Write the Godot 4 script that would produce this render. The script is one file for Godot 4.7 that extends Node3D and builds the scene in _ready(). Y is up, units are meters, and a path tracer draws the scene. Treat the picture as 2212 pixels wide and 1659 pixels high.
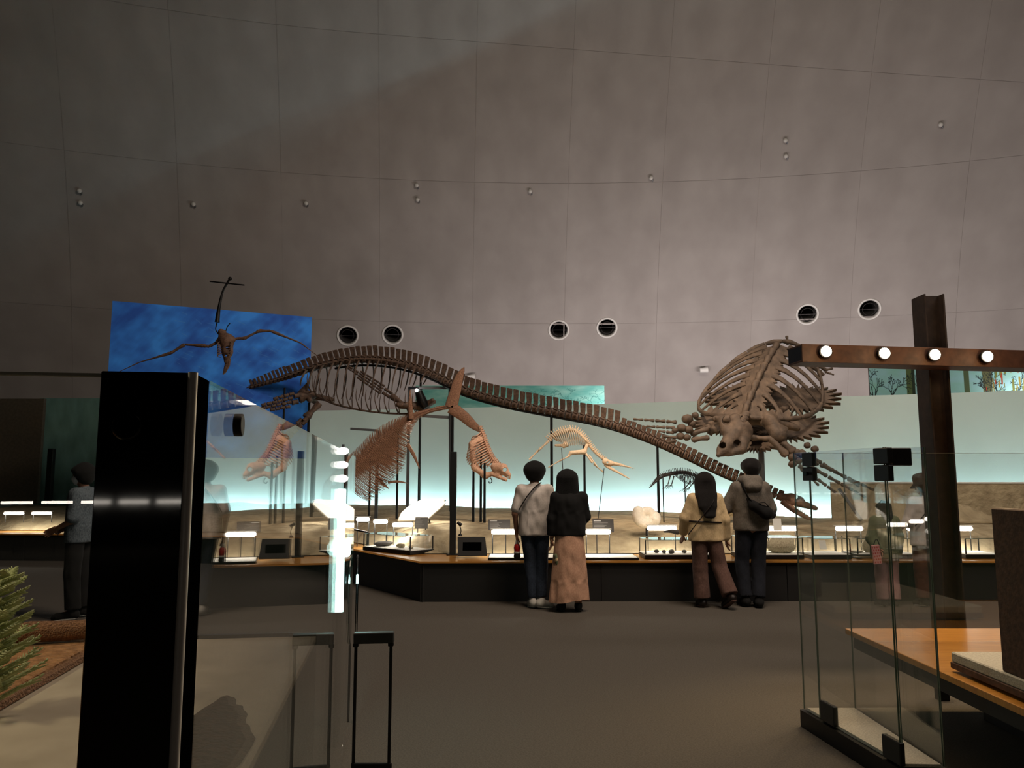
extends Node3D
# A dim museum hall: marine reptile skeletons on a sand bed before a glowing backdrop wall, under a panelled concrete dome.

const LENS := 1703.0        # focal length in pixels of the 2212 x 1659 frame
const EYE := 1.5
var PITCH := deg_to_rad(6.84)
var M := {}
var taken := {}
var rng := RandomNumberGenerator.new()

# ---------------------------------------------------------------- places
func at(px: float, py: float, dist: float) -> Vector3:
	var dy := (829.5 - py) / LENS
	var s := dist / (cos(PITCH) - dy * sin(PITCH))
	return Vector3((px - 1106.0) / LENS * s, EYE + s * (dy * cos(PITCH) + sin(PITCH)), -dist)

func on(px: float, py: float, h: float) -> Vector3:
	var dy := (829.5 - py) / LENS
	var s := (h - EYE) / (dy * cos(PITCH) + sin(PITCH))
	return Vector3((px - 1106.0) / LENS * s, h, -s * (cos(PITCH) - dy * sin(PITCH)))

# ---------------------------------------------------------------- mesh building
class Shape:
	var v := PackedVector3Array()
	var n := PackedVector3Array()
	var uv := PackedVector2Array()
	var off := Vector3.ZERO
	func tri(a: Vector3, b: Vector3, c: Vector3, na: Vector3, nb: Vector3, nc: Vector3, ua := Vector2.ZERO, ub := Vector2.ZERO, uc := Vector2.ZERO) -> void:
		var g := (b - a).cross(c - a)
		if g.length_squared() < 1e-16:
			return
		if g.dot(na + nb + nc) > 0.0:   # front faces run clockwise
			v.append(a); v.append(c); v.append(b)
			n.append(na); n.append(nc); n.append(nb)
			uv.append(ua); uv.append(uc); uv.append(ub)
		else:
			v.append(a); v.append(b); v.append(c)
			n.append(na); n.append(nb); n.append(nc)
			uv.append(ua); uv.append(ub); uv.append(uc)
	func flat(a: Vector3, b: Vector3, c: Vector3, out_from: Vector3) -> void:
		var g := (b - a).cross(c - a).normalized()
		if g.dot((a + b + c) / 3.0 - out_from) < 0.0:
			g = -g
		tri(a, b, c, g, g, g)
	func quad(a: Vector3, b: Vector3, c: Vector3, d: Vector3, nn: Vector3, uvs := []) -> void:
		if uvs.is_empty():
			tri(a, b, c, nn, nn, nn); tri(a, c, d, nn, nn, nn)
		else:
			tri(a, b, c, nn, nn, nn, uvs[0], uvs[1], uvs[2]); tri(a, c, d, nn, nn, nn, uvs[0], uvs[2], uvs[3])
	func box(t: Transform3D, size: Vector3, bevel := 0.0) -> Shape:
		var h := size * 0.5
		var e := minf(bevel, 0.45 * minf(size.x, minf(size.y, size.z)))
		var c := t.origin
		if e <= 0.0:
			for ax in 3:
				for s in [-1.0, 1.0]:
					var nn := Vector3.ZERO; nn[ax] = s
					var p := Vector3.ZERO; p[(ax + 1) % 3] = 1.0
					var q := Vector3.ZERO; q[(ax + 2) % 3] = 1.0
					var o := nn * h
					quad(t * (o + (-p - q) * h), t * (o + (p - q) * h), t * (o + (p + q) * h), t * (o + (-p + q) * h), (t.basis * nn).normalized(), [Vector2(0, 0), Vector2(1, 0), Vector2(1, 1), Vector2(0, 1)])
			return self
		for ax in 3:
			for s in [-1.0, 1.0]:
				var nn := Vector3.ZERO; nn[ax] = s
				var p := Vector3.ZERO; p[(ax + 1) % 3] = h[(ax + 1) % 3] - e
				var q := Vector3.ZERO; q[(ax + 2) % 3] = h[(ax + 2) % 3] - e
				var o := nn * h
				quad(t * (o - p - q), t * (o + p - q), t * (o + p + q), t * (o - p + q), (t.basis * nn).normalized(), [Vector2(0, 0), Vector2(1, 0), Vector2(1, 1), Vector2(0, 1)])
			var b1 := (ax + 1) % 3
			var b2 := (ax + 2) % 3
			for s1 in [-1.0, 1.0]:
				for s2 in [-1.0, 1.0]:
					var l := Vector3.ZERO; l[ax] = h[ax] - e
					var x := Vector3.ZERO; x[b1] = s1 * h[b1]; x[b2] = s2 * (h[b2] - e)
					var y := Vector3.ZERO; y[b1] = s1 * (h[b1] - e); y[b2] = s2 * h[b2]
					var nn := Vector3.ZERO; nn[b1] = s1; nn[b2] = s2
					quad(t * (x - l), t * (x + l), t * (y + l), t * (y - l), (t.basis * nn).normalized())
		for sx in [-1.0, 1.0]:
			for sy in [-1.0, 1.0]:
				for sz in [-1.0, 1.0]:
					var s := Vector3(sx, sy, sz)
					flat(t * (s * Vector3(h.x, h.y - e, h.z - e)), t * (s * Vector3(h.x - e, h.y, h.z - e)), t * (s * Vector3(h.x - e, h.y - e, h.z)), c)
		return self
	func cube(center: Vector3, size: Vector3, bevel := 0.0) -> Shape:
		return box(Transform3D(Basis(), center), size, bevel)
	# a bar of rectangular section between two points
	func bar(a: Vector3, b: Vector3, w: float, d: float, bevel := 0.0, up := Vector3.UP) -> Shape:
		var y := (b - a).normalized()
		if absf(y.dot(up)) > 0.98:
			up = Vector3.BACK
		var x := up.cross(y).normalized()
		return box(Transform3D(Basis(x, y, x.cross(y)), (a + b) * 0.5), Vector3(w, a.distance_to(b), d), bevel)
	func loft(rings: Array, caps := true) -> Shape:
		var m: int = rings[0].size()
		var nr := rings.size()
		var nrm := []
		for r in nr:
			var row := PackedVector3Array()
			row.resize(m)
			nrm.append(row)
		for r in nr - 1:
			var a: PackedVector3Array = rings[r]
			var b: PackedVector3Array = rings[r + 1]
			for j in m:
				var k := (j + 1) % m
				var g := (b[j] - a[j]).cross(a[k] - a[j]) + (b[k] - b[j]).cross(a[k] - b[k])
				nrm[r][j] += g; nrm[r][k] += g; nrm[r + 1][j] += g; nrm[r + 1][k] += g
		var c0 := Vector3.ZERO
		for p in rings[nr / 2]: c0 += p
		c0 /= m
		var test := 0.0
		for j in m: test += nrm[nr / 2][j].dot(rings[nr / 2][j] - c0)
		var sg := 1.0 if test > 0.0 else -1.0
		for r in nr:
			for j in m:
				nrm[r][j] = (nrm[r][j] * sg).normalized()
		for r in nr - 1:
			var a: PackedVector3Array = rings[r]
			var b: PackedVector3Array = rings[r + 1]
			var v0 := float(r) / (nr - 1)
			var v1 := float(r + 1) / (nr - 1)
			for j in m:
				var k := (j + 1) % m
				var u0 := float(j) / m
				var u1 := float(j + 1) / m
				tri(a[j], b[j], b[k], nrm[r][j], nrm[r + 1][j], nrm[r + 1][k], Vector2(u0, v0), Vector2(u0, v1), Vector2(u1, v1))
				tri(a[j], b[k], a[k], nrm[r][j], nrm[r + 1][k], nrm[r][k], Vector2(u0, v0), Vector2(u1, v1), Vector2(u1, v0))
		if caps:
			for e in [0, nr - 1]:
				var cc := Vector3.ZERO
				for p in rings[e]: cc += p
				cc /= m
				var inner := Vector3.ZERO
				for p in rings[1 if e == 0 else nr - 2]: inner += p
				inner /= m
				var nn := (cc - inner).normalized()
				if nn == Vector3.ZERO: nn = Vector3.UP
				for j in m:
					tri(cc, rings[e][j], rings[e][(j + 1) % m], nn, nn, nn)
		return self
	# a tube through points; radii one number or one for each point; flatness squeezes it across `up`
	func tube(pts: Array, radii, sides := 8, squeeze := 1.0, up := Vector3.UP) -> Shape:
		var rings := []
		var x := Vector3.ZERO
		for i in pts.size():
			var d: Vector3 = (pts[mini(i + 1, pts.size() - 1)] - pts[maxi(i - 1, 0)])
			d = d.normalized()
			if x == Vector3.ZERO:
				var u := up if absf(d.dot(up)) < 0.97 else Vector3.RIGHT
				x = u.cross(d).normalized()
			else:
				x = (x - d * x.dot(d)).normalized()
			var y := d.cross(x)
			var r: float = radii[i] if radii is Array else radii
			var ring := PackedVector3Array()
			for j in sides:
				var a := TAU * j / sides
				ring.append(pts[i] + x * cos(a) * r * squeeze + y * sin(a) * r)
			rings.append(ring)
		return loft(rings)
	# profile of Vector2(radius, along) turned round the y axis of t
	func lathe(profile: Array, t: Transform3D, sides := 16, caps := true) -> Shape:
		var rings := []
		for p in profile:
			var ring := PackedVector3Array()
			for j in sides:
				var a := TAU * j / sides
				ring.append(t * Vector3(cos(a) * p.x, p.y, sin(a) * p.x))
			rings.append(ring)
		return loft(rings, caps)
	func blob(t: Transform3D, radii: Vector3, rows := 7, sides := 10, rough := 0.0, seed_n := 0) -> Shape:
		var rings := []
		var rr := RandomNumberGenerator.new()
		rr.seed = 77 + seed_n
		for i in rows + 1:
			var th := PI * i / rows
			var ring := PackedVector3Array()
			for j in sides:
				var a := TAU * j / sides
				var k := 1.0 + (rr.randf_range(-rough, rough) if i > 0 and i < rows else 0.0)
				ring.append(t * (Vector3(sin(th) * cos(a) + 1e-4 * cos(a), -cos(th), sin(th) * sin(a) + 1e-4 * sin(a)) * radii * k))
			rings.append(ring)
		return loft(rings, false)
	# a flat outline given thickness along t's z
	func prism(poly: PackedVector2Array, depth: float, t: Transform3D) -> Shape:
		var idx := Geometry2D.triangulate_polygon(poly)
		var h := depth * 0.5
		var lo := Vector2(1e9, 1e9)
		var hi := -lo
		for p in poly:
			lo = lo.min(p); hi = hi.max(p)
		for s in [-1.0, 1.0]:
			var nn: Vector3 = (t.basis * Vector3(0, 0, s)).normalized()
			for k in range(0, idx.size(), 3):
				var q := []
				var w := []
				for j in 3:
					var p := poly[idx[k + j]]
					q.append(t * Vector3(p.x, p.y, s * h))
					w.append(Vector2((p.x - lo.x) / (hi.x - lo.x), 1.0 - (p.y - lo.y) / (hi.y - lo.y)))
				tri(q[0], q[1], q[2], nn, nn, nn, w[0], w[1], w[2])
		var area := 0.0
		for j in poly.size():
			area += poly[j].cross(poly[(j + 1) % poly.size()])
		for j in poly.size():
			var a := poly[j]
			var b := poly[(j + 1) % poly.size()]
			var e := (b - a).normalized()
			var nn2 := Vector2(e.y, -e.x) * signf(area)
			quad(t * Vector3(a.x, a.y, -h), t * Vector3(b.x, b.y, -h), t * Vector3(b.x, b.y, h), t * Vector3(a.x, a.y, h), (t.basis * Vector3(nn2.x, nn2.y, 0)).normalized())
		return self
	func mesh() -> ArrayMesh:
		var arr := []
		arr.resize(Mesh.ARRAY_MAX)
		if off != Vector3.ZERO:
			for i in v.size(): v[i] -= off
			off = Vector3.ZERO
		arr[Mesh.ARRAY_VERTEX] = v
		arr[Mesh.ARRAY_NORMAL] = n
		arr[Mesh.ARRAY_TEX_UV] = uv
		var m := ArrayMesh.new()
		m.add_surface_from_arrays(Mesh.PRIMITIVE_TRIANGLES, arr)
		return m

# Smoothly joined tapered capsules [a, b, ra, rb], meshed as surface nets. `subs` are hollowed out.
func nets(s: Shape, caps: Array, cell: float, k: float, subs := [], planes := []) -> Shape:
	var lo := Vector3(1e9, 1e9, 1e9)
	var hi := -lo
	for c in caps:
		var r := maxf(c[2], c[3]) + k * 0.3 + cell * 2.0
		lo = lo.min((c[0] as Vector3).min(c[1]) - Vector3(r, r, r))
		hi = hi.max((c[0] as Vector3).max(c[1]) + Vector3(r, r, r))
	var nx := int(ceil((hi.x - lo.x) / cell)) + 1
	var ny := int(ceil((hi.y - lo.y) / cell)) + 1
	var nz := int(ceil((hi.z - lo.z) / cell)) + 1
	var f := PackedFloat32Array()
	f.resize(nx * ny * nz)
	f.fill(1.0)
	for pass_n in 2:
		for c in (caps if pass_n == 0 else subs):
			var a: Vector3 = c[0]
			var b: Vector3 = c[1]
			var ra: float = c[2]
			var rb: float = c[3]
			var ab := b - a
			var l2 := maxf(ab.length_squared(), 1e-9)
			var r := maxf(ra, rb) + k + cell * 1.5
			var i0 := ((a.min(b) - Vector3(r, r, r) - lo) / cell).floor()
			var i1 := ((a.max(b) + Vector3(r, r, r) - lo) / cell).ceil()
			for iz in range(maxi(0, int(i0.z)), mini(nz, int(i1.z) + 1)):
				for iy in range(maxi(0, int(i0.y)), mini(ny, int(i1.y) + 1)):
					var row := (iz * ny + iy) * nx
					for ix in range(maxi(0, int(i0.x)), mini(nx, int(i1.x) + 1)):
						var p := lo + Vector3(ix, iy, iz) * cell - a
						var t := clampf(p.dot(ab) / l2, 0.0, 1.0)
						var d := (p - ab * t).length() - ra - (rb - ra) * t
						var o := f[row + ix]
						if pass_n == 0:
							var h := k - absf(o - d)
							f[row + ix] = minf(o, d) - (h * h * 0.25 / k if h > 0.0 else 0.0)
						else:
							f[row + ix] = maxf(o, -d)
	for pl in planes:                       # [point, normal]: what lies on the normal's side is cut off flat
		var q0: Vector3 = pl[0]
		var qn: Vector3 = (pl[1] as Vector3).normalized()
		var reach: float = pl[2] if pl.size() > 2 else 9.0
		for iz in nz:
			for iy in ny:
				var row := (iz * ny + iy) * nx
				for ix in nx:
					if f[row + ix] < cell * 3.0:
						var p := lo + Vector3(ix, iy, iz) * cell - q0
						var d := p.dot(qn)
						if (p - qn * d).length() < reach:
							f[row + ix] = maxf(f[row + ix], d)
	var ids := {}
	var pos := PackedVector3Array()
	var nor := PackedVector3Array()
	var sy := nx
	var sz := nx * ny
	for iz in nz - 1:
		for iy in ny - 1:
			var row := (iz * ny + iy) * nx
			for ix in nx - 1:
				var q := row + ix
				var f0 := f[q]
				if f0 > cell * 3.0 or f0 < -cell * 3.0:
					continue
				var c := [f0, f[q + 1], f[q + sy], f[q + sy + 1], f[q + sz], f[q + sz + 1], f[q + sz + sy], f[q + sz + sy + 1]]
				var neg := 0
				for e in c:
					if e < 0.0: neg += 1
				if neg == 0 or neg == 8:
					continue
				var sum := Vector3.ZERO
				var cnt := 0
				for ax in 3:
					var st := 1 << ax
					for o in 8:
						if o & st: continue
						var u: float = c[o]
						var w: float = c[o | st]
						if (u < 0.0) != (w < 0.0):
							var pp := Vector3(o & 1, (o >> 1) & 1, (o >> 2) & 1)
							pp[ax] = u / (u - w)
							sum += pp
							cnt += 1
				var g := Vector3(c[1] + c[3] + c[5] + c[7] - c[0] - c[2] - c[4] - c[6], c[2] + c[3] + c[6] + c[7] - c[0] - c[1] - c[4] - c[5], c[4] + c[5] + c[6] + c[7] - c[0] - c[1] - c[2] - c[3])
				ids[q] = pos.size()
				pos.append(lo + (Vector3(ix, iy, iz) + sum / cnt) * cell)
				nor.append(g.normalized())
	var step := [1, sy, sz]
	for q in ids:
		for ax in 3:
			var w: int = q + step[ax]
			if w >= f.size() or (f[q] < 0.0) == (f[w] < 0.0):
				continue
			var s1: int = step[(ax + 1) % 3]
			var s2: int = step[(ax + 2) % 3]
			if not (ids.has(q - s1) and ids.has(q - s2) and ids.has(q - s1 - s2)):
				continue
			var A: int = ids[q]
			var B: int = ids[q - s1]
			var C: int = ids[q - s1 - s2]
			var D: int = ids[q - s2]
			s.tri(pos[A], pos[B], pos[C], nor[A], nor[B], nor[C])
			s.tri(pos[A], pos[C], pos[D], nor[A], nor[C], nor[D])
	return s

# ---------------------------------------------------------------- objects
func numbered(called: String) -> String:
	var k: int = taken.get(called, 0)
	taken[called] = k + 1
	return called if k == 0 else "%s_%03d" % [called, k]

func tag(o: Node, label: String, category: String, group := "") -> void:
	o.set_meta("label", label)
	o.set_meta("category", category)
	if group: o.set_meta("group", group)

func thing(called: String, label: String, category: String, where := Vector3.ZERO, turn := 0.0, group := "") -> Node3D:
	var o := Node3D.new()
	o.name = numbered(called)
	add_child(o)
	o.position = where
	o.rotation.y = turn
	tag(o, label, category, group)
	return o

# w: the shape's points are world points; they are moved into the parent's place
func part(called: String, s: Shape, m: Material, parent: Node3D, w := true) -> MeshInstance3D:
	var o := MeshInstance3D.new()
	o.name = called
	if w:
		var p := parent
		var where := Vector3.ZERO
		while p != self:
			where += p.position
			p = p.get_parent()
		s.off = where
	o.mesh = s.mesh()
	o.material_override = m
	parent.add_child(o, true)
	return o

func copy_of(called: String, m: Mesh, mat: Material, parent: Node3D, t: Transform3D) -> MeshInstance3D:
	var o := MeshInstance3D.new()
	o.name = called
	o.mesh = m
	o.material_override = mat
	parent.add_child(o, true)
	o.transform = t
	return o

func structure(called: String, s: Shape, m: Material) -> MeshInstance3D:
	var o := part(called, s, m, self, false)
	o.set_meta("kind", "structure")
	return o

func single(called: String, s: Shape, m: Material, label: String, category: String, group := "") -> MeshInstance3D:
	var o := part(numbered(called), s, m, self, false)
	tag(o, label, category, group)
	return o

func spline(pts: Array, n: int) -> Array:
	var out := []
	var c := pts.size()
	for i in n:
		var t := float(i) / (n - 1) * (c - 1)
		var k := mini(int(t), c - 2)
		var p1: Vector3 = pts[k]
		var p2: Vector3 = pts[k + 1]
		out.append(p1.cubic_interpolate(p2, pts[maxi(k - 1, 0)], pts[mini(k + 2, c - 1)], t - k))
	return out

func px_path(list: Array) -> Array:
	var out := []
	for p in list: out.append(at(p[0], p[1], p[2]))
	return out

# points at equal steps along a path
func even(pts: Array, n: int) -> Array:
	var fine := spline(pts, 40 * pts.size())
	var total := 0.0
	for i in fine.size() - 1: total += fine[i].distance_to(fine[i + 1])
	var out := []
	var run := 0.0
	var k := 0
	for i in n:
		var want := total * i / (n - 1)
		while k < fine.size() - 2 and run + fine[k].distance_to(fine[k + 1]) < want:
			run += fine[k].distance_to(fine[k + 1])
			k += 1
		var l: float = fine[k].distance_to(fine[k + 1])
		out.append(fine[k].lerp(fine[k + 1], clampf((want - run) / maxf(l, 1e-6), 0.0, 1.0)))
	return out

# ---------------------------------------------------------------- materials
func noise_tex(freq: float, c0: Color, c1: Color, size := 512, octaves := 4, seed_n := 1, bump := false) -> NoiseTexture2D:
	var nz := FastNoiseLite.new()
	nz.seed = seed_n
	nz.frequency = freq
	nz.fractal_octaves = octaves
	nz.noise_type = FastNoiseLite.TYPE_SIMPLEX
	var t := NoiseTexture2D.new()
	t.width = size
	t.height = size
	t.seamless = true
	t.noise = nz
	if not bump:
		var g := Gradient.new()
		g.set_color(0, c0)
		g.set_color(1, c1)
		t.color_ramp = g
	return t

func plain(name_: String, c: Color, rough := 0.8, metal := 0.0) -> StandardMaterial3D:
	var m := StandardMaterial3D.new()
	m.resource_name = name_
	m.albedo_color = c
	m.roughness = rough
	m.metallic = metal
	M[name_] = m
	return m

func grained(name_: String, c0: Color, c1: Color, freq: float, scale: float, rough := 0.85, relief := 0.0, stretch := Vector3.ONE, world := true) -> StandardMaterial3D:
	var m := plain(name_, Color.WHITE, rough)
	m.albedo_texture = noise_tex(freq, c0, c1, 512, 5, name_.length() * 7 + int(scale * 10.0))
	m.uv1_triplanar = true
	m.uv1_world_triplanar = world
	m.uv1_scale = stretch * scale
	if relief > 0.0:
		m.heightmap_enabled = true
		m.heightmap_texture = noise_tex(freq * 2.0, Color.BLACK, Color.WHITE, 512, 4, 5, true)
		m.heightmap_scale = relief
	return m

func glow(name_: String, c: Color, e: float) -> StandardMaterial3D:
	var m := plain(name_, Color(0.9, 0.9, 0.9))
	m.emission_enabled = true
	m.emission = c
	m.emission_energy_multiplier = e
	return m

func pane_mat(name_: String, c: Color, a: float) -> StandardMaterial3D:
	var m := plain(name_, Color(c.r, c.g, c.b, a), 0.0)
	m.transparency = BaseMaterial3D.TRANSPARENCY_ALPHA
	return m

# ---------------------------------------------------------------- the scene
func _ready() -> void:
	rng.seed = 20240611
	# camera
	var cam := Camera3D.new()
	cam.name = "camera"
	cam.position = Vector3(0, EYE, 0)
	cam.rotation.x = PITCH
	cam.fov = rad_to_deg(2.0 * atan(829.5 / LENS))
	cam.near = 0.05
	cam.far = 200.0
	add_child(cam)
	cam.current = true
	# environment: a closed hall, no sky
	var env := Environment.new()
	env.background_mode = Environment.BG_COLOR
	env.background_color = Color.BLACK
	env.tonemap_mode = Environment.TONE_MAPPER_LINEAR
	env.tonemap_exposure = 1.0
	env.sdfgi_enabled = true
	env.ssao_enabled = true
	env.ssil_enabled = true
	var we := WorldEnvironment.new()
	we.name = "environment"
	we.environment = env
	add_child(we)
	# large lights: the hall's ceiling track over the visitors, the uplights behind the backdrop wall
	area("hall_track_light", Vector3(2.0, 10.0, -5.0), Vector3(2.0, 0.0, -8.0), Vector2(3.0, 1.0), Color(1.0, 0.89, 0.78), 35.0)
	area("exhibit_track_light", Vector3(3.0, 11.0, -7.0), Vector3(2.0, 1.5, -16.0), Vector2(4.0, 1.0), Color(1.0, 0.93, 0.86), 46.0)
	for e in [[1480, 985, 13.0, 11.0, 125.0, -2.0], [1640, 870, 12.0, 9.0, 16.0, 4.0], [1060, 985, 12.5, 5.0, 50.0, 4.5], [1230, 960, 12.9, 5.0, 30.0, 4.0]]:      # narrow track spots on the exhibits
		spot("track_spot", Vector3(e[5], 9.5, -5.0), at(e[0], e[1], e[2]), e[3], Color(1.0, 0.88, 0.76), e[4], 0.08)
	for u in [[-1.0, -21.6, 10.0], [4.0, -20.6, 21.0], [8.5, -19.4, 25.0], [13.0, -17.5, 19.0]]:
		area("dome_uplight", Vector3(u[0], 2.6, u[1]), Vector3(u[0] * 1.02, 3.0, u[1] - 0.92), Vector2(3.0, 0.5), Color(1.0, 0.94, 0.93), u[2])
	area("hall_wash_light", Vector3(8.0, 10.0, -2.0), Vector3(9.0, 5.5, -25.0), Vector2(5.0, 2.0), Color(1.0, 0.94, 0.89), 45.0)
	spot("added_board_spot", Vector3(-1.2, 9.0, -7.5), at(912, 1101, 12.3), 2.6, Color(1.0, 0.96, 0.9), 170.0, 0.05)  # unseen spotlight, added so the sloped board comes out white
	materials()
	setting()
	exhibits_stage()
	near_left_case()
	near_right_case()
	beam_and_table()
	big_marine_reptile()
	turtle()
	fish_and_diver()
	bird_skeleton()
	small_reptile()
	pterosaur()
	counter_displays()
	people()

func area(called: String, where: Vector3, aim: Vector3, size: Vector2, c: Color, energy: float, parent: Node3D = self) -> AreaLight3D:
	var l := AreaLight3D.new()
	l.name = called
	parent.add_child(l, true)
	l.look_at_from_position(where, aim, Vector3.UP if absf((aim - where).normalized().y) < 0.98 else Vector3.FORWARD)
	l.area_size = size
	l.light_color = c
	l.light_energy = energy
	l.area_normalize_energy = true
	l.shadow_enabled = true
	l.area_range = 60.0
	return l

func spot(called: String, where: Vector3, aim: Vector3, angle: float, c: Color, energy: float, size := 0.05) -> SpotLight3D:
	var l := SpotLight3D.new()
	l.name = called
	add_child(l, true)
	l.look_at_from_position(where, aim, Vector3.UP if absf((aim - where).normalized().y) < 0.98 else Vector3.FORWARD)
	l.spot_angle = angle
	l.spot_angle_attenuation = 0.6
	l.spot_range = 40.0
	l.spot_attenuation = 2.0
	l.light_color = c
	l.light_energy = energy
	l.light_size = size
	l.shadow_enabled = true
	return l

func materials() -> void:
	grained("concrete", Color(0.565, 0.545, 0.53), Color(0.645, 0.628, 0.612), 0.008, 0.16, 0.9, 0.0)
	plain("joint", Color(0.42, 0.40, 0.385), 0.95)
	grained("carpet", Color(0.26, 0.24, 0.215), Color(0.355, 0.33, 0.295), 0.06, 1.9, 0.98, 0.2)
	grained("backdrop_paint", Color(0.74, 0.80, 0.775), Color(0.81, 0.865, 0.84), 0.005, 0.12, 0.8)
	grained("sand", Color(0.58, 0.52, 0.41), Color(0.76, 0.70, 0.57), 0.012, 0.5, 0.95, 2.0)
	plain("skirt_black", Color(0.075, 0.07, 0.065), 0.6)
	var wood := grained("wood", Color(0.66, 0.44, 0.17), Color(0.80, 0.57, 0.26), 0.012, 1.0, 0.28, 0.0, Vector3(0.35, 1.0, 4.0))
	wood.clearcoat_enabled = true
	wood.clearcoat = 0.6
	wood.clearcoat_roughness = 0.12
	plain("black_gloss", Color(0.012, 0.013, 0.012), 0.04)
	plain("black_matte", Color(0.012, 0.012, 0.012), 0.9).specular_mode = BaseMaterial3D.SPECULAR_DISABLED
	grained("moss_soil", Color(0.12, 0.09, 0.06), Color(0.30, 0.21, 0.14), 0.02, 2.5, 0.95, 1.0)
	plain("reflection_pale", Color(0.90, 0.90, 0.90), 0.4, 0.1)  # pale base colour stands in for the chrome strip's bright reflection
	plain("black_metal", Color(0.03, 0.03, 0.032), 0.45, 0.4)
	plain("dark_plate", Color(0.05, 0.055, 0.055), 0.5)
	plain("grey_steel", Color(0.42, 0.43, 0.44), 0.45, 0.6)
	plain("dim_steel", Color(0.30, 0.29, 0.29), 0.5, 0.3)
	plain("chrome", Color(0.86, 0.87, 0.88), 0.12, 1.0)
	plain("white_card", Color(0.90, 0.90, 0.87), 0.7)
	plain("white_body", Color(0.82, 0.82, 0.80), 0.5)
	plain("duct_metal", Color(0.30, 0.295, 0.29), 0.9)
	grained("rust_steel", Color(0.27, 0.165, 0.11), Color(0.38, 0.24, 0.165), 0.02, 0.9, 0.62)
	grained("column_steel", Color(0.16, 0.115, 0.095), Color(0.24, 0.18, 0.15), 0.02, 0.9, 0.7)
	plain("edge_highlight", Color(0.74, 0.74, 0.66), 0.3)  # paler than the other glass edges: the bright highlight is in the colour
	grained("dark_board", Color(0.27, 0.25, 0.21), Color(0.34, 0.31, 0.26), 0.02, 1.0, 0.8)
	grained("brown_slab", Color(0.24, 0.155, 0.11), Color(0.37, 0.26, 0.19), 0.03, 1.4, 0.8, 0.08)
	grained("stone_top", Color(0.60, 0.58, 0.53), Color(0.74, 0.72, 0.66), 0.08, 1.4, 0.8, 0.2)
	grained("bone_dark", Color(0.215, 0.16, 0.13), Color(0.43, 0.34, 0.275), 0.015, 1.6, 0.7, 0.4)
	grained("bone_brown", Color(0.27, 0.19, 0.15), Color(0.50, 0.385, 0.31), 0.015, 1.6, 0.7, 0.4)
	grained("bone_turtle", Color(0.19, 0.155, 0.125), Color(0.42, 0.355, 0.295), 0.010, 1.1, 0.75, 0.5)
	grained("bone_red", Color(0.44, 0.305, 0.23), Color(0.68, 0.515, 0.41), 0.03, 1.8, 0.75, 0.4)
	grained("bone_tan", Color(0.50, 0.34, 0.23), Color(0.74, 0.56, 0.41), 0.03, 1.6, 0.7, 0.4)
	grained("bone_rose", Color(0.66, 0.49, 0.39), Color(0.87, 0.73, 0.63), 0.03, 1.8, 0.75, 0.4)
	grained("bone_pale", Color(0.70, 0.61, 0.50), Color(0.88, 0.81, 0.71), 0.03, 1.8, 0.75, 0.3)
	grained("bone_grey", Color(0.13, 0.12, 0.12), Color(0.24, 0.22, 0.21), 0.03, 1.8, 0.75, 0.2)
	grained("soil", Color(0.50, 0.35, 0.21), Color(0.71, 0.53, 0.35), 0.02, 1.5, 0.95, 1.2)
	grained("plinth_paint", Color(0.62, 0.58, 0.51), Color(0.70, 0.66, 0.59), 0.01, 0.8, 0.6)
	grained("bark", Color(0.40, 0.27, 0.185), Color(0.64, 0.48, 0.35), 0.04, 3.0, 0.9, 1.0)
	grained("leaf", Color(0.60, 0.64, 0.43), Color(0.77, 0.79, 0.60), 0.03, 3.0, 0.7)
	grained("rock_pale", Color(0.58, 0.54, 0.44), Color(0.84, 0.80, 0.68), 0.03, 2.0, 0.85, 0.8)
	grained("rock_dark", Color(0.20, 0.19, 0.18), Color(0.36, 0.34, 0.32), 0.03, 2.5, 0.85, 0.6)
	grained("shell_white", Color(0.86, 0.83, 0.76), Color(0.96, 0.94, 0.89), 0.02, 2.0, 0.6, 0.3)
	pane_mat("glass", Color(0.35, 0.50, 0.44), 0.035)
	pane_mat("case_glass", Color(0.6, 0.72, 0.68), 0.02)
	plain("glass_edge", Color(0.36, 0.42, 0.37), 0.25)
	glow("tube_white", Color(1.0, 0.96, 0.90), 14.0)
	glow("cove_tube", Color(0.82, 0.97, 1.0), 6.0)
	glow("bulb_warm", Color(1.0, 0.93, 0.82), 14.0)
	glow("reflection_tube", Color(0.80, 1.0, 0.95), 30.0)  # glow for the reflected streak in the left pane
	glow("spot_white", Color(1.0, 0.97, 0.94), 40.0)

# ---------------------------------------------------------------- the hall
const DOME_C := Vector3(1.48, -1.65, 17.1)
const DOME_R := 45.1
const DOME_B := 27.3
const NOZZLES := [[751, 725], [848, 723], [1207, 713], [1311, 708], [1744, 679], [1878, 668]]

func circle(r: float, y: float) -> PackedVector3Array:
	var out := PackedVector3Array()
	for j in 32:
		out.append(Vector3(cos(TAU * j / 32.0) * r, y, sin(TAU * j / 32.0) * r))
	return out

func dome(phi: float, y: float, grow := 0.0) -> Vector3:
	var h := y - DOME_C.y
	var r := (DOME_R + grow) * sqrt(maxf(0.0, 1.0 - pow(h / (DOME_B + grow), 2.0)))
	return DOME_C + Vector3(sin(phi) * r, h, -cos(phi) * r)

func dome_normal(phi: float, y: float) -> Vector3:
	var p := dome(phi, y) - DOME_C
	return -Vector3(p.x / (DOME_R * DOME_R), p.y / (DOME_B * DOME_B), p.z / (DOME_R * DOME_R)).normalized()

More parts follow.
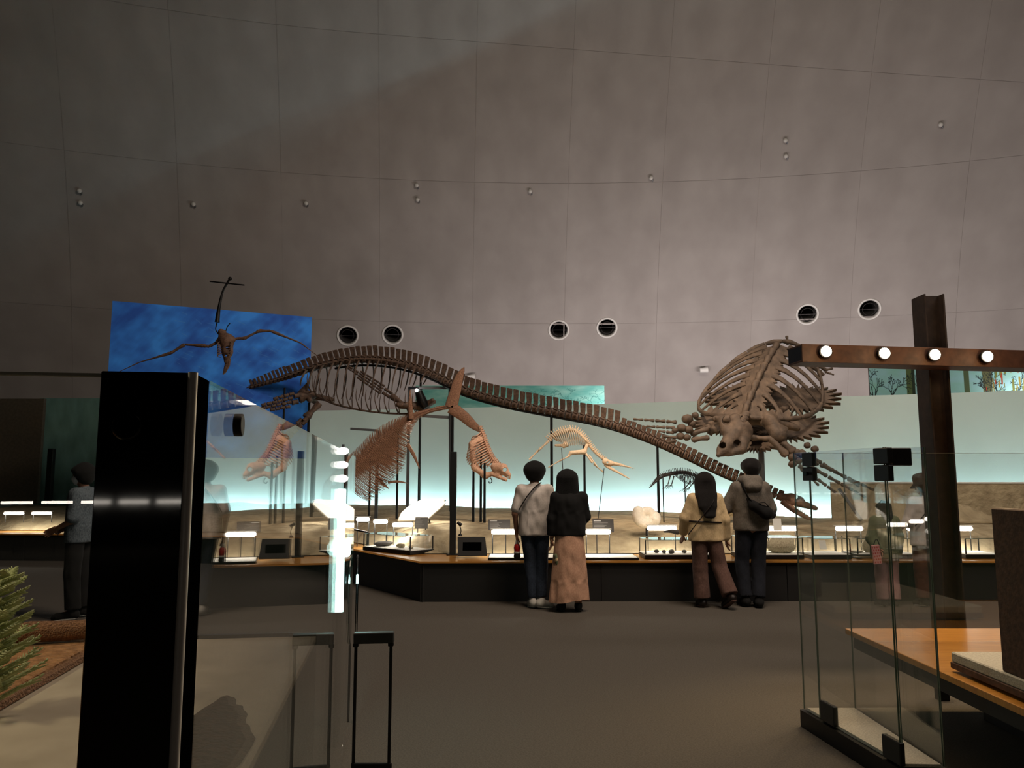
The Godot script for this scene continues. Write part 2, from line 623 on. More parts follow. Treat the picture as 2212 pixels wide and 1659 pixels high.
func dome_hit(px: float, py: float) -> Array:      # [phi, y] where a sight line meets the dome
	var d := (at(px, py, 1.0) - Vector3(0, EYE, 0)).normalized()
	var s := 10.0
	for k in 60:
		var p := Vector3(0, EYE, 0) + d * s - DOME_C
		var g := (p.x * p.x + p.z * p.z) / (DOME_R * DOME_R) + p.y * p.y / (DOME_B * DOME_B)
		s += (1.0 - sqrt(g)) * 22.0
	var q := Vector3(0, EYE, 0) + d * s - DOME_C
	return [atan2(q.x, -q.z), q.y + DOME_C.y]

func setting() -> void:
	structure("floor", Shape.new().cube(Vector3(1.5, -0.15, 17), Vector3(94, 0.3, 94)), M.carpet)
	# dome: a backing shell and the panels of the side in view, their joints open
	var shell := Shape.new()
	var ys := [-0.2, 3.0, 6.0, 9.0, 12.0, 15.0, 18.0, 21.0, 23.5, 25.0, 25.84]
	for j in 48:
		for i in ys.size() - 1:
			var q := []
			var nn := []
			for c in [[0, 0], [1, 0], [1, 1], [0, 1]]:
				var phi: float = TAU * (j + c[0]) / 48.0
				q.append(dome(phi, ys[i + c[1]], 3.2))
				nn.append(dome_normal(phi, minf(ys[i + c[1]], 25.4)))
			shell.tri(q[0], q[1], q[2], nn[0], nn[1], nn[2])
			shell.tri(q[0], q[2], q[3], nn[0], nn[2], nn[3])
	var ceil_ := structure("ceiling", shell, M.joint)
	var holes := []
	for v in NOZZLES:
		var hh := dome_hit(v[0], v[1])
		holes.append([hh[0], hh[1], dome(hh[0], hh[1])])
	var rows := [[0.05, 0.0], [2.8, 0.0], [6.63, 0.0], [10.5, 0.0], [13.47, 0.0021], [16.6, 0.001], [19.4, 0.0]]
	var step := deg_to_rad(4.08)
	var gap := 0.005
	for col in range(-11, 11):
		for r in rows.size() - 1:
			var s := Shape.new()
			var nu := 4
			var nv := 4
			var open := []
			for h in holes:                                  # a panel with a nozzle is finer and has a round opening
				var c0: float = (h[0] - deg_to_rad(0.35)) / step - col
				if c0 > -0.15 and c0 < 1.15 and h[1] > rows[r][0] - 0.5 and h[1] < rows[r + 1][0] + 0.5:
					open.append(h[2])
					nu = 72
					nv = 96
			var pts := []
			for b in nv + 1:
				var line := []
				for a in nu + 1:
					var phi := deg_to_rad(0.35) + step * (col + float(a) / nu) + (gap / 44.0) * (1.0 if a == 0 else -1.0 if a == nu else 0.0)
					var deg := -pow(maxf(0.0, rad_to_deg(phi) + 8.0), 2.0)
					var y0: float = rows[r][0] + rows[r][1] * deg + gap
					var y1: float = rows[r + 1][0] + rows[r + 1][1] * deg - gap
					line.append([phi, clampf(lerpf(y0, y1, float(b) / nv), 0.0, 24.0)])
				pts.append(line)
			for b in nv:
				for a in nu:
					var q := []
					var nn := []
					for c in [[0, 0], [1, 0], [1, 1], [0, 1]]:
						var e: Array = pts[b + c[1]][a + c[0]]
						q.append(dome(e[0], e[1]))
						nn.append(dome_normal(e[0], e[1]))
					var cut := false
					for h in open:
						if ((q[0] + q[2]) * 0.5).distance_to(h) < 0.318: cut = true
					if cut: continue
					s.tri(q[0], q[1], q[2], nn[0], nn[1], nn[2])
					s.tri(q[0], q[2], q[3], nn[0], nn[2], nn[3])
			for b in nv:                                     # the sides of the panel
				for a in [0, nu]:
					var e0: Array = pts[b][a]
					var e1: Array = pts[b + 1][a]
					var out := Vector3(cos(e0[0]), 0, sin(e0[0])) * (1.0 if a else -1.0)
					s.quad(dome(e0[0], e0[1]), dome(e1[0], e1[1]), dome(e1[0], e1[1], 0.15), dome(e0[0], e0[1], 0.15), out)
			for a in nu:
				for b in [0, nv]:
					var e0: Array = pts[b][a]
					var e1: Array = pts[b][a + 1]
					s.quad(dome(e0[0], e0[1]), dome(e1[0], e1[1]), dome(e1[0], e1[1], 0.15), dome(e0[0], e0[1], 0.15), Vector3.UP * (1.0 if b else -1.0))
			for b in nv:                                     # shallow backing strips behind the joints
				var e0: Array = pts[b][nu]
				var e1: Array = pts[b + 1][nu]
				var w := 0.02 / DOME_R
				s.quad(dome(e0[0] - w, e0[1], 0.010), dome(e0[0] + w, e0[1], 0.010), dome(e1[0] + w, e1[1] + 0.02, 0.010), dome(e1[0] - w, e1[1] + 0.02, 0.010), dome_normal(e0[0], e0[1]))
			for a in nu:
				var e0: Array = pts[nv][a]
				var e1: Array = pts[nv][a + 1]
				s.quad(dome(e0[0], e0[1] - 0.02, 0.010), dome(e1[0], e1[1] - 0.02, 0.010), dome(e1[0], e1[1] + 0.02, 0.010), dome(e0[0], e0[1] + 0.02, 0.010), dome_normal(e0[0], e0[1]))
			part("panel", s, M.concrete, ceil_, false)
	# round air nozzles
	var ring := Shape.new()
	ring.lathe([Vector2(0.285, -0.10), Vector2(0.285, 0.0), Vector2(0.305, 0.030), Vector2(0.330, 0.036), Vector2(0.352, 0.026), Vector2(0.358, 0.0), Vector2(0.340, -0.02)], Transform3D(), 40, false)
	var ring_m := ring.mesh()
	var duct := Shape.new()
	duct.loft([circle(0.30, 0.0), circle(0.30, -0.6), circle(0.30, -1.5), circle(0.30, -2.9)], false)
	for i in duct.n.size(): duct.n[i] = -duct.n[i]            # seen from inside
	var turned := Shape.new()
	for i in range(0, duct.v.size(), 3):
		turned.tri(duct.v[i], duct.v[i + 1], duct.v[i + 2], duct.n[i], duct.n[i + 1], duct.n[i + 2])
	turned.tube([Vector3(0, -2.92, 0), Vector3(0, -2.90, 0)], 0.305, 32)
	var throat_m := turned.mesh()
	var core_m := Shape.new().lathe([Vector2(0.193, -0.03), Vector2(0.197, 0.0), Vector2(0.203, 0.0), Vector2(0.207, -0.03)], Transform3D(), 32, false).mesh()
	var bar_m := Shape.new().cube(Vector3(0, 0.0, 0), Vector3(0.58, 0.009, 0.009)).mesh()
	var which := ["leftmost of all", "second from the left", "left of the middle pair", "right of the middle pair", "second from the right", "rightmost, beside the steel column"]
	var k := 0
	for v in NOZZLES:
		var h := dome_hit(v[0], v[1])
		var nn := dome_normal(h[0], h[1])
		var o := thing("air_nozzle", "round black air nozzle in the dome, " + which[k], "air vent", dome(h[0], h[1]) + nn * 0.002, 0.0, "round air nozzles along the dome")
		var xx := Vector3.UP.cross(nn).normalized()
		o.basis = Basis(xx, nn, xx.cross(nn))
		copy_of("rim", ring_m, M.white_body, o, Transform3D())
		copy_of("duct", throat_m, M.duct_metal, o, Transform3D())
		copy_of("inner_ring", core_m, M.dim_steel, o, Transform3D())
		copy_of("crossbar", bar_m, M.dim_steel, o, Transform3D())
		k += 1
	# little fittings on the dome
	var cup_m := Shape.new().lathe([Vector2(0.0001, 0.11), Vector2(0.05, 0.105), Vector2(0.065, 0.07), Vector2(0.06, 0.0), Vector2(0.0001, 0.0)], Transform3D(), 12).mesh()
	var arm_m := Shape.new().cube(Vector3(0.05, 0.04, 0.07), Vector3(0.05, 0.08, 0.06), 0.01).mesh()
	var spots := [[172, 411, "at the far left of the dome, upper of two"], [174, 437, "at the far left of the dome, lower of two"], [418, 440, "alone, above the blue screen"], [661, 438, "alone, above the right end of the blue screen"], [900, 399, "above the leftmost nozzle pair, upper of two"], [902, 430, "above the leftmost nozzle pair, lower of two"], [1145, 412, "alone, above the middle nozzle pair"], [1406, 383, "alone on the long horizontal joint"], [1696, 302, "above the right nozzle pair, upper of two"], [1697, 336, "above the right nozzle pair, lower of two"], [2031, 268, "nearest the top right corner"]]
	for v in spots:
		var h := dome_hit(v[0], v[1])
		var nn := dome_normal(h[0], h[1])
		var o := thing("ceiling_fitting", "small dome fitting, " + v[2], "fitting", dome(h[0], h[1]) + nn * 0.005, 0.0, "small fittings dotted over the dome")
		var xx := Vector3.UP.cross(nn).normalized()
		o.basis = Basis(xx, nn, xx.cross(nn))
		copy_of("cup", cup_m, M.white_body, o, Transform3D())
		copy_of("bracket", arm_m, M.grey_steel, o, Transform3D())
	# backdrop wall
	var wall := cyc_path()
	var s := Shape.new()
	for i in wall.size() - 1:
		var a: Vector3 = wall[i]
		var b: Vector3 = wall[i + 1]
		var d := (b - a).normalized()
		var nn := Vector3(-d.z, 0, d.x)
		if nn.dot(Vector3(0, 0, 0) - a) < 0.0: nn = -nn
		var up := Vector3(0, 3.25, 0)
		var bk := -nn * 0.25
		s.quad(a, b, b + up, a + up, nn)
		s.quad(a + bk, b + bk, b + bk + up, a + bk + up, -nn)
		s.quad(a + up, b + up, b + up + bk, a + up + bk, Vector3.UP)
	structure("wall_back", s, M.backdrop_paint)

func cyc_path() -> Array:
	return spline([Vector3(17, 0, -9), Vector3(14, 0, -13), Vector3(10.3, 0, -15.6), Vector3(6, 0, -17.2), Vector3(2, 0, -18.6), Vector3(-4, 0, -20.2), Vector3(-12, 0, -21), Vector3(-19, 0, -19.5)], 50)

# ---------------------------------------------------------------- the stage
func front_path() -> Array:
	return [Vector3(10.5, 0, -9.4), Vector3(7.0, 0, -9.9), Vector3(3.4, 0, -9.92), Vector3(1.1, 0, -9.9), Vector3(-1.13, 0, -9.86), Vector3(-2.3, 0, -11.6), Vector3(-3.7, 0, -13.9), Vector3(-7.0, 0, -14.6), Vector3(-11, 0, -14.9)]

func back_of(i: int) -> Vector3:
	var b := [Vector3(12.2, 0, -13.2), Vector3(9.2, 0, -15.1), Vector3(5.2, 0, -16.6), Vector3(1.8, 0, -17.75), Vector3(-1.5, 0, -18.7), Vector3(-3.2, 0, -19.1), Vector3(-5.4, 0, -19.4), Vector3(-8, 0, -19.7), Vector3(-12, 0, -20.1)]
	return b[i]

func exhibits_stage() -> void:
	var fp := front_path()
	var o := thing("exhibit_platform", "long low black-fronted platform with wooden edge and sand bed under the skeletons", "platform", Vector3(1, 0, -12))
	for i in fp.size() - 1:
		var a: Vector3 = fp[i]
		var b: Vector3 = fp[i + 1]
		var d := (b - a).normalized()
		var inn := Vector3(d.z, 0, -d.x)
		if inn.dot(back_of(i) - a) < 0.0: inn = -inn
		var cnt := maxi(1, int(round(a.distance_to(b) / 1.8)))
		for j in cnt:                                   # skirt boards with narrow joints
			var p := a.lerp(b, float(j) / cnt) + inn * 0.05
			var q := a.lerp(b, float(j + 1) / cnt) + inn * 0.05
			var e := (q - p).normalized() * 0.003
			part("skirt_board", Shape.new().bar(p + e + Vector3(0, 0.233, 0), q - e + Vector3(0, 0.233, 0), 0.02, 0.466, 0.002), M.skirt_black, o)
	# counter top: one wooden slab along the front
	var wood_s := Shape.new()
	var sand_s := Shape.new()
	var cols := []
	for i in fp.size() - 1:
		var n := 14
		for j in (n if i < fp.size() - 2 else n + 1):
			var t := float(j) / n
			cols.append([fp[i].lerp(fp[i + 1], t), back_of(i).lerp(back_of(i + 1), t)])
	var dist := [0.0, 0.85, 0.95, 1.1, 1.25, 1.45, 1.65, 2.0, 2.5, 3.1, 4.0, 5.2, 6.5, 99.0]
	var hts := [0.49, 0.485, 0.50, 0.56, 0.63, 0.70, 0.75, 0.78, 0.81, 0.84, 0.84, 0.83, 0.82, 0.80]
	var grid := []
	for c in cols:
		var p: Vector3 = c[0]
		var q: Vector3 = c[1]
		var d := (q - p).normalized()
		var l := p.distance_to(q)
		var line := []
		var hb := clampf(0.80 - 0.018 * (q.x - 1.8), 0.66, 0.90)
		for k in dist.size():
			var t := minf(dist[k], l * (0.55 + 0.45 * k / (dist.size() - 1.0)))
			var y: float = hts[k] if k > 0 else 0.485
			if k > 8: y = lerpf(0.81, hb, float(k - 8) / (dist.size() - 9.0))
			if k > 2: y += 0.018 * sin(p.x * 2.1 + t * 1.3) + 0.012 * sin(p.x * 5.3 - t * 2.7)
			line.append(p + d * t + Vector3(0, y, 0))
		grid.append(line)
	for i in grid.size() - 1:
		var a: Array = grid[i]
		var b: Array = grid[i + 1]
		var lift := Vector3(0, 0.006, 0)
		wood_s.quad(a[0] + lift, b[0] + lift, b[2] + Vector3(0, -0.01, 0), a[2] + Vector3(0, -0.01, 0), Vector3.UP)
		var out: Vector3 = (a[0] - a[2]).normalized()
		var dn := Vector3(0, -0.016, 0)
		wood_s.quad(a[0] + lift, b[0] + lift, b[0] + dn, a[0] + dn, out)
		wood_s.quad(a[0] + dn, b[0] + dn, b[1] + dn, a[1] + dn, Vector3.DOWN)
	var gn := []
	for i in grid.size():
		var line := []
		for k in dist.size():
			var du: Vector3 = grid[mini(i + 1, grid.size() - 1)][k] - grid[maxi(i - 1, 0)][k]
			var dv: Vector3 = grid[i][mini(k + 1, dist.size() - 1)] - grid[i][maxi(k - 1, 0)]
			var nn := du.cross(dv).normalized()
			line.append(nn if nn.y > 0.0 else -nn)
		gn.append(line)
	for i in grid.size() - 1:
		for k in range(2, dist.size() - 1):
			sand_s.tri(grid[i][k], grid[i + 1][k], grid[i + 1][k + 1], gn[i][k], gn[i + 1][k], gn[i + 1][k + 1])
			sand_s.tri(grid[i][k], grid[i + 1][k + 1], grid[i][k + 1], gn[i][k], gn[i + 1][k + 1], gn[i][k + 1])
		var la: Vector3 = grid[i][dist.size() - 1]
		var lb: Vector3 = grid[i + 1][dist.size() - 1]
		sand_s.quad(la, lb, Vector3(lb.x, 0.0, lb.z), Vector3(la.x, 0.0, la.z), (la - grid[i][2]).normalized() * Vector3(1, 0, 1))
	part("wooden_counter", wood_s, M.wood, o).set_meta("label", "orange polished wooden counter strip")
	part("sand_bed", sand_s, M.sand, o).set_meta("label", "rippled beige sand")
	# cove tubes in the trench between the sand and the wall
	var cove := []
	for k in 8:                                                # 0.24 m in front of the wall, all along it
		var e := cyc_path()
		var c0: Vector3 = e[7 + k * 4]
		var c1: Vector3 = e[11 + k * 4]
		var d0 := (c1 - c0).normalized()
		var in0 := Vector3(-d0.z, 0, d0.x) * (1.0 if Vector3(-d0.z, 0, d0.x).z > 0.0 else -1.0) * 0.24
		cove.append([c0.x + in0.x - d0.x * -0.04, c0.z + in0.z, c1.x + in0.x - d0.x * 0.04, c1.z + in0.z])
	var cn := 0
	for c in cove:
		var a := Vector3(c[0], 0.42, c[1])
		var b := Vector3(c[2], 0.42, c[3])
		var t := thing("cove_light", "strip light at the backdrop wall's foot, number %s from the right" % ["one", "two", "three", "four", "five", "six", "seven", "eight"][cn], "strip light", (a + b) * 0.5, 0.0, "strip lights at the foot of the backdrop wall")
		part("housing", Shape.new().bar(a - Vector3(0, 0.05, 0), b - Vector3(0, 0.05, 0), 0.12, 0.05, 0.005), M.white_body, t)
		part("light_tube", Shape.new().tube([a, b], 0.014, 8), M.cove_tube, t)
		part("foot", Shape.new().bar(Vector3(a.x, 0.0, a.z).lerp(Vector3(b.x, 0, b.z), 0.5), Vector3(a.x, 0.36, a.z).lerp(Vector3(b.x, 0.36, b.z), 0.5), 0.06, 0.06), M.white_body, t)
		var d := (b - a).normalized()
		var nn := Vector3(-d.z, 0, d.x)
		if nn.z > 0.0: nn = -nn
		var mid := (a + b) * 0.5 + Vector3(0, 0.03, 0)
		var l := AreaLight3D.new()
		l.name = "cove_lamp"
		t.add_child(l, true)
		var z := -(nn * 0.93 + Vector3(0, 0.36, 0)).normalized()
		l.basis = Basis(d, z.cross(d), z)
		l.position = Vector3(0, 0.035, 0)
		l.area_size = Vector2(a.distance_to(b), 0.06)
		l.light_color = Color(0.80, 0.96, 1.0)
		l.light_energy = 9.0
		l.area_normalize_energy = true
		l.area_range = 40.0
		l.shadow_enabled = true
		cn += 1
	# murals on the hall wall above the backdrop; the third is an added board
	mural_strip("mural_panel", [898, 833, 1306, 880], 21.5, "teal underwater mural strip above the backdrop wall", 0)
	mural_strip("mural_panel", [1876, 782, 2300, 870], 18.3, "mural strip of bare trees and green trunks behind the steel column", 1)
	mural_strip("mural_panel", [88, 860, 300, 1092], 19.2, "dull teal board added to darken the wall seen through the left glass", 2)  # teal board added in front, darkens the left end of the backdrop wall
	var dp := thing("darkening_board", "dark brown board added to darken the far left behind the glass", "board", Vector3(at(10, 1090, 18.8).x, 0.9, -18.8))  # dark board added before the wall so the far left looks dim
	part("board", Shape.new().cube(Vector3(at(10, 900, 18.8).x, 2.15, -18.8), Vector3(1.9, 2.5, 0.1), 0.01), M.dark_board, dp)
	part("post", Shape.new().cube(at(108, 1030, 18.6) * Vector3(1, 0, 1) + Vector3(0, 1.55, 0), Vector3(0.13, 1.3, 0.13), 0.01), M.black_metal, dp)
	# the blue painted screen, hung before the wall
	var tl := at(243, 650, 14.5)
	var tr := at(674, 685, 16.0)
	var sc := thing("painted_screen", "large blue painted screen hanging behind the flying reptile skeleton", "screen", Vector3((tl.x + tr.x) / 2, 1.6, (tl.z + tr.z) / 2))
	var bl := Vector3(tl.x, 1.9, tl.z)
	var br := Vector3(tr.x, 1.9, tr.z)
	var nn := (tr - tl).cross(Vector3.UP).normalized()
	if nn.z < 0.0: nn = -nn
	var s := Shape.new()
	var uvs := [Vector2(0, 0), Vector2(1, 0), Vector2(1, 1), Vector2(0, 1)]
	tr.y = at(674, 685, 16.0).y
	s.quad(tl, tr, br, bl, nn, uvs)
	part("painted_face", s, blue_paint(), sc)
	var bk := Shape.new()
	var e := -nn * 0.06
	var g := -nn * 0.004
	bk.quad(tl + e, tr + e, br + e, bl + e, -nn)
	bk.quad(tl + g, tr + g, tr + e, tl + e, Vector3.UP)
	bk.quad(bl + g, br + g, br + e, bl + e, Vector3.DOWN)
	bk.quad(tl + g, bl + g, bl + e, tl + e, (tl - tr).normalized())
	bk.quad(tr + g, br + g, br + e, tr + e, (tr - tl).normalized())
	part("frame", bk, M.grey_steel, sc)
	for p in [bl.lerp(br, 0.08), bl.lerp(br, 0.92)]:
		part("post", Shape.new().tube([Vector3(p.x, 0.86, p.z - 0.1), Vector3(p.x, 4.0, p.z - 0.1)], 0.03), M.black_metal, sc)
	# dune relief at the right with a pale board behind it
	var hl := thing("dune_relief", "brown sand dune relief before a tan board, far right on the sand bed", "relief", Vector3(7.5, 0.7, -13.4))
	part("board", Shape.new().box(Transform3D(Basis(Vector3.UP, -0.2), at(2090, 1080, 13.6) + Vector3(0, -0.2, 0)), Vector3(4.4, 0.95, 0.05), 0.005), M.sand, hl)
	part("board_cap", Shape.new().box(Transform3D(Basis(Vector3.UP, -0.2), at(2090, 1080, 13.6) + Vector3(0, 0.29, 0)), Vector3(4.4, 0.03, 0.07), 0.004), M.white_card, hl)
	part("slanted_strut", Shape.new().bar(at(1812, 1055, 13.2), at(1872, 1140, 13.1), 0.05, 0.05, 0.004), M.grey_steel, hl)
	var hs := Shape.new()
	var prev := []
	for i in 25:
		var fx := i / 24.0
		var line := []
		for j in 7:
			var fz := j / 6.0
			var h := (0.30 + 0.22 * sin(fx * 7.0 + 0.6) + 0.12 * sin(fx * 15.0) + 0.05 * sin(fx * 31.0 + fz * 5.0)) * sin(PI * clampf(fz * 0.52, 0.0, 0.5)) + 0.10
			h *= smoothstep(0.0, 0.15, fx)
			line.append(at(1850 + fx * 460.0, 1120, 13.0) * Vector3(1, 0, 1) + Vector3(0, 0.72 + h, -0.1 - fz * 0.5 + 0.4))
		if i > 0:
			for j in 6:
				var c0 := (prev[j] + line[j + 1]) * 0.5 - Vector3(0, 5, 0) as Vector3
				hs.flat(prev[j], line[j], line[j + 1], c0)
				hs.flat(prev[j], line[j + 1], prev[j + 1], c0)
		prev = line
	part("dune", hs, M.sand, hl)
	# grey frame of a tall empty vitrine and the poles behind the fish
	var fr := thing("steel_frame", "light grey steel doorway frame standing on the sand behind the fish tail", "frame", Vector3(-1.2, 0.8, -14.6))
	for e2 in [[905, 838, 972, 838], [972, 838, 974, 1105], [905, 898, 972, 902]]:
		part("frame_bar", Shape.new().bar(at(e2[0], e2[1], 14.6), at(e2[2], e2[3], 14.6), 0.055, 0.055, 0.004), M.grey_steel, fr)
	part("frame_bar", Shape.new().bar(at(884, 838, 14.9), Vector3(at(884, 838, 14.9).x, 0.8, -14.9), 0.055, 0.055, 0.004), M.grey_steel, fr)
	part("frame_bar", Shape.new().bar(at(884, 838, 14.9), at(905, 838, 14.6), 0.05, 0.05, 0.004), M.grey_steel, fr)
	part("frame_bar", Shape.new().bar(at(757, 926, 14.0), at(815, 930, 14.0), 0.04, 0.04, 0.004), M.grey_steel, fr)
	part("frame_bar", Shape.new().bar(at(816, 930, 14.0), Vector3(at(816, 930, 14.0).x, 0.8, -14.0), 0.055, 0.055, 0.004), M.grey_steel, fr)
	var post := thing("dark_post", "dark grey square post standing on the counter beside the black monitor", "post", Vector3(-0.8, 0.49, -10.6))
	var pt := at(980, 976, 10.7)
	part("shaft", Shape.new().bar(Vector3(pt.x, 0.49, pt.z), pt, 0.085, 0.085, 0.004), M.dark_plate, post)
	part("foot_plate", Shape.new().cube(Vector3(pt.x, 0.496, pt.z), Vector3(0.16, 0.012, 0.16), 0.003), M.black_metal, post)
	# the small bright spotlight on the frame, lighting the sloped board
	var lp := at(900, 843, 14.3)
	var ls := thing("frame_spotlight", "small bright spotlight with black housing on the grey steel frame", "spotlight", lp)
	part("bulb", Shape.new().blob(Transform3D(Basis(), lp), Vector3(0.03, 0.03, 0.03)), M.spot_white, ls)
	part("housing", Shape.new().tube([lp + Vector3(0.03, -0.02, -0.05), lp + Vector3(0.10, -0.22, -0.08), lp + Vector3(0.16, -0.32, -0.08)], [0.07, 0.10, 0.06], 12), M.black_metal, ls)
	part("arm", Shape.new().bar(lp + Vector3(0.05, 0.0, -0.06), lp + Vector3(0.05, 0.05, -0.32), 0.03, 0.03), M.black_metal, ls)
	spot("frame_spot", lp + Vector3(0, -0.05, 0.08), at(912, 1102, 12.3), 14.0, Color(1.0, 0.96, 0.88), 16.0, 0.03)
	var wl := 0
	for w in [[1018, 813, 20.6], [1518, 798, 20.6]]:
		var hit := dome_hit(w[0], w[1])
		var c := dome(hit[0], hit[1]) + dome_normal(hit[0], hit[1]) * 0.16
		var t := thing("wall_spotlight", ["small pale spotlight fitting above the backdrop wall over the fish tail", "small pale spotlight fitting above the backdrop wall left of the turtle"][wl], "spotlight", c, 0.0, "spotlights above the backdrop wall")
		part("lamp_head", Shape.new().tube([c + Vector3(-0.13, 0.0, 0.05), c + Vector3(0.13, 0.02, 0.06)], [0.08, 0.10], 12), M.white_body, t)
		part("arm", Shape.new().bar(c + Vector3(0, 0.07, 0), c + Vector3(0, 0.10, -0.12), 0.09, 0.03), M.grey_steel, t)
		wl += 1

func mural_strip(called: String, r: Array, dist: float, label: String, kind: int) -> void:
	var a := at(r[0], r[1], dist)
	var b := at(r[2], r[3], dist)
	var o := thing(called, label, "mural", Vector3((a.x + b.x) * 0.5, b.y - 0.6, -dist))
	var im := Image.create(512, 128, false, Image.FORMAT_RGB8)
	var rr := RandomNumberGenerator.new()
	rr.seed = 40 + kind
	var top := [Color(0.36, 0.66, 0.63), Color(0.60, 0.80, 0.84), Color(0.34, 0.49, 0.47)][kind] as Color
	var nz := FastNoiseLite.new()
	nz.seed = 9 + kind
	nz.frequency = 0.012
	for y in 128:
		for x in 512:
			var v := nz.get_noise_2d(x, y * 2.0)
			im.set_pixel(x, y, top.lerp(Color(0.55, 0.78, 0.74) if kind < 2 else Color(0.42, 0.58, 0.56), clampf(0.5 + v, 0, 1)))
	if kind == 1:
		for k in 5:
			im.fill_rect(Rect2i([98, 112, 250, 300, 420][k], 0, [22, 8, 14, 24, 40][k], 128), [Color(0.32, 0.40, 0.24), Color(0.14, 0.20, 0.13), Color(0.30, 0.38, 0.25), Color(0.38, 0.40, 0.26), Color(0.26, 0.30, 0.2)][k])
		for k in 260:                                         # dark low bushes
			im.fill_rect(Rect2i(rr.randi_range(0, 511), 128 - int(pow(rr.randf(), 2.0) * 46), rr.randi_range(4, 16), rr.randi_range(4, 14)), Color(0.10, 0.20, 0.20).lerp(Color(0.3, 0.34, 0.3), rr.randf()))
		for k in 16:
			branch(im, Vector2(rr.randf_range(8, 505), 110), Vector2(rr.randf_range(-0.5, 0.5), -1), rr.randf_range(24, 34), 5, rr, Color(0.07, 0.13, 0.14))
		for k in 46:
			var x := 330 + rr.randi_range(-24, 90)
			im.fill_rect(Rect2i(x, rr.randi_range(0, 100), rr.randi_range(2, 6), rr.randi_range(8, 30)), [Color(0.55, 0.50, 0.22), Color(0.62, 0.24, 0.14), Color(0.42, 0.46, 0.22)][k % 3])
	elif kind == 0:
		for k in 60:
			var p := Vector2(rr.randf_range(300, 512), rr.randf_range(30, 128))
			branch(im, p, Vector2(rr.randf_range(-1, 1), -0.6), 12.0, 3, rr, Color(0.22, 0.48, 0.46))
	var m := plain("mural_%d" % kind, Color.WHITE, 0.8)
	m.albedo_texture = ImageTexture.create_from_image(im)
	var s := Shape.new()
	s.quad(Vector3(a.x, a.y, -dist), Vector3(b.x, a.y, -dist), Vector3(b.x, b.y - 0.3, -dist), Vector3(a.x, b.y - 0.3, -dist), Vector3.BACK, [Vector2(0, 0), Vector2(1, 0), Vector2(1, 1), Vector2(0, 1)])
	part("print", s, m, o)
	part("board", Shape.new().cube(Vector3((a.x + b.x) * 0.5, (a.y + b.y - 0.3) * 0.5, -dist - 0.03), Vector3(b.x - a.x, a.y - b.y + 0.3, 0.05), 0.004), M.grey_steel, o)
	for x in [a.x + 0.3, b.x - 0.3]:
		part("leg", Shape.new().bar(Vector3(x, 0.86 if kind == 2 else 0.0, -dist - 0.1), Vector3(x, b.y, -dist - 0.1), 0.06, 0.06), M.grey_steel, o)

func branch(im: Image, p: Vector2, d: Vector2, l: float, n: int, rr: RandomNumberGenerator, c: Color) -> void:
	var q := p + d.normalized() * l
	var steps := int(l)
	var w := maxi(1, n - 2)
	for i in steps:
		var t := p.lerp(q, float(i) / steps)
		im.fill_rect(Rect2i(int(t.x), int(t.y), w, w), c)
	if n > 0:
		for k in 2:
			branch(im, q, d.normalized().rotated(rr.randf_range(-0.9, 0.9)), l * rr.randf_range(0.55, 0.8), n - 1, rr, c)

func blue_paint() -> StandardMaterial3D:
	var im := Image.create(512, 512, false, Image.FORMAT_RGB8)
	var nz := FastNoiseLite.new()
	nz.seed = 31
	nz.frequency = 0.008
	nz.fractal_octaves = 3
	var n2 := FastNoiseLite.new()
	n2.seed = 8
	n2.frequency = 0.02
	for y in 512:
		for x in 512:
			var a := nz.get_noise_2d(x, y) * 1.4 + n2.get_noise_2d(x * 1.6 + y, y * 0.5) * 0.35
			im.set_pixel(x, y, Color(0.08, 0.34, 0.74).lerp(Color(0.20, 0.58, 1.0), clampf(0.55 + a * 0.7, 0.0, 1.0)))
	var rr := RandomNumberGenerator.new()
	rr.seed = 5
	for k in 70:                                             # pale brush strokes
		var p := Vector2(rr.randf_range(150, 500), rr.randf_range(10, 330))
		var d := Vector2(rr.randf_range(0.6, 1.0), rr.randf_range(0.1, 0.7)).normalized()
		var c := Color(0.42, 0.62, 0.86, 1.0)
		for i in rr.randi_range(8, 30):
			var q := p + d * i
			if q.x < 510 and q.y < 510:
				im.set_pixel(int(q.x), int(q.y), im.get_pixel(int(q.x), int(q.y)).lerp(c, 0.45))
				im.set_pixel(int(q.x), int(q.y) + 1, im.get_pixel(int(q.x), int(q.y) + 1).lerp(c, 0.3))
	var m := plain("blue_paint", Color.WHITE, 0.75)
	m.albedo_texture = ImageTexture.create_from_image(im)
	return m

# ---------------------------------------------------------------- the glass case at the left
var SIDE := deg_to_rad(-8.2)
func lc(t: float, w: float, y: float) -> Vector3:      # t along the side pane, w to the left of it
	var u := Vector3(sin(SIDE), 0, -cos(SIDE))
	var n := Vector3(-cos(SIDE), 0, -sin(SIDE))
	return n * (0.26 + w) + u * t + Vector3(0, y, 0)

func lbox(s: Shape, t0: float, t1: float, w0: float, w1: float, y0: float, y1: float, bevel := 0.0) -> Shape:
	var u := Vector3(sin(SIDE), 0, -cos(SIDE))
	var n := Vector3(-cos(SIDE), 0, -sin(SIDE))
	return s.box(Transform3D(Basis(n, Vector3.UP, n.cross(Vector3.UP)), lc((t0 + t1) / 2, (w0 + w1) / 2, (y0 + y1) / 2)), Vector3(absf(w1 - w0), y1 - y0, absf(t1 - t0)), bevel)

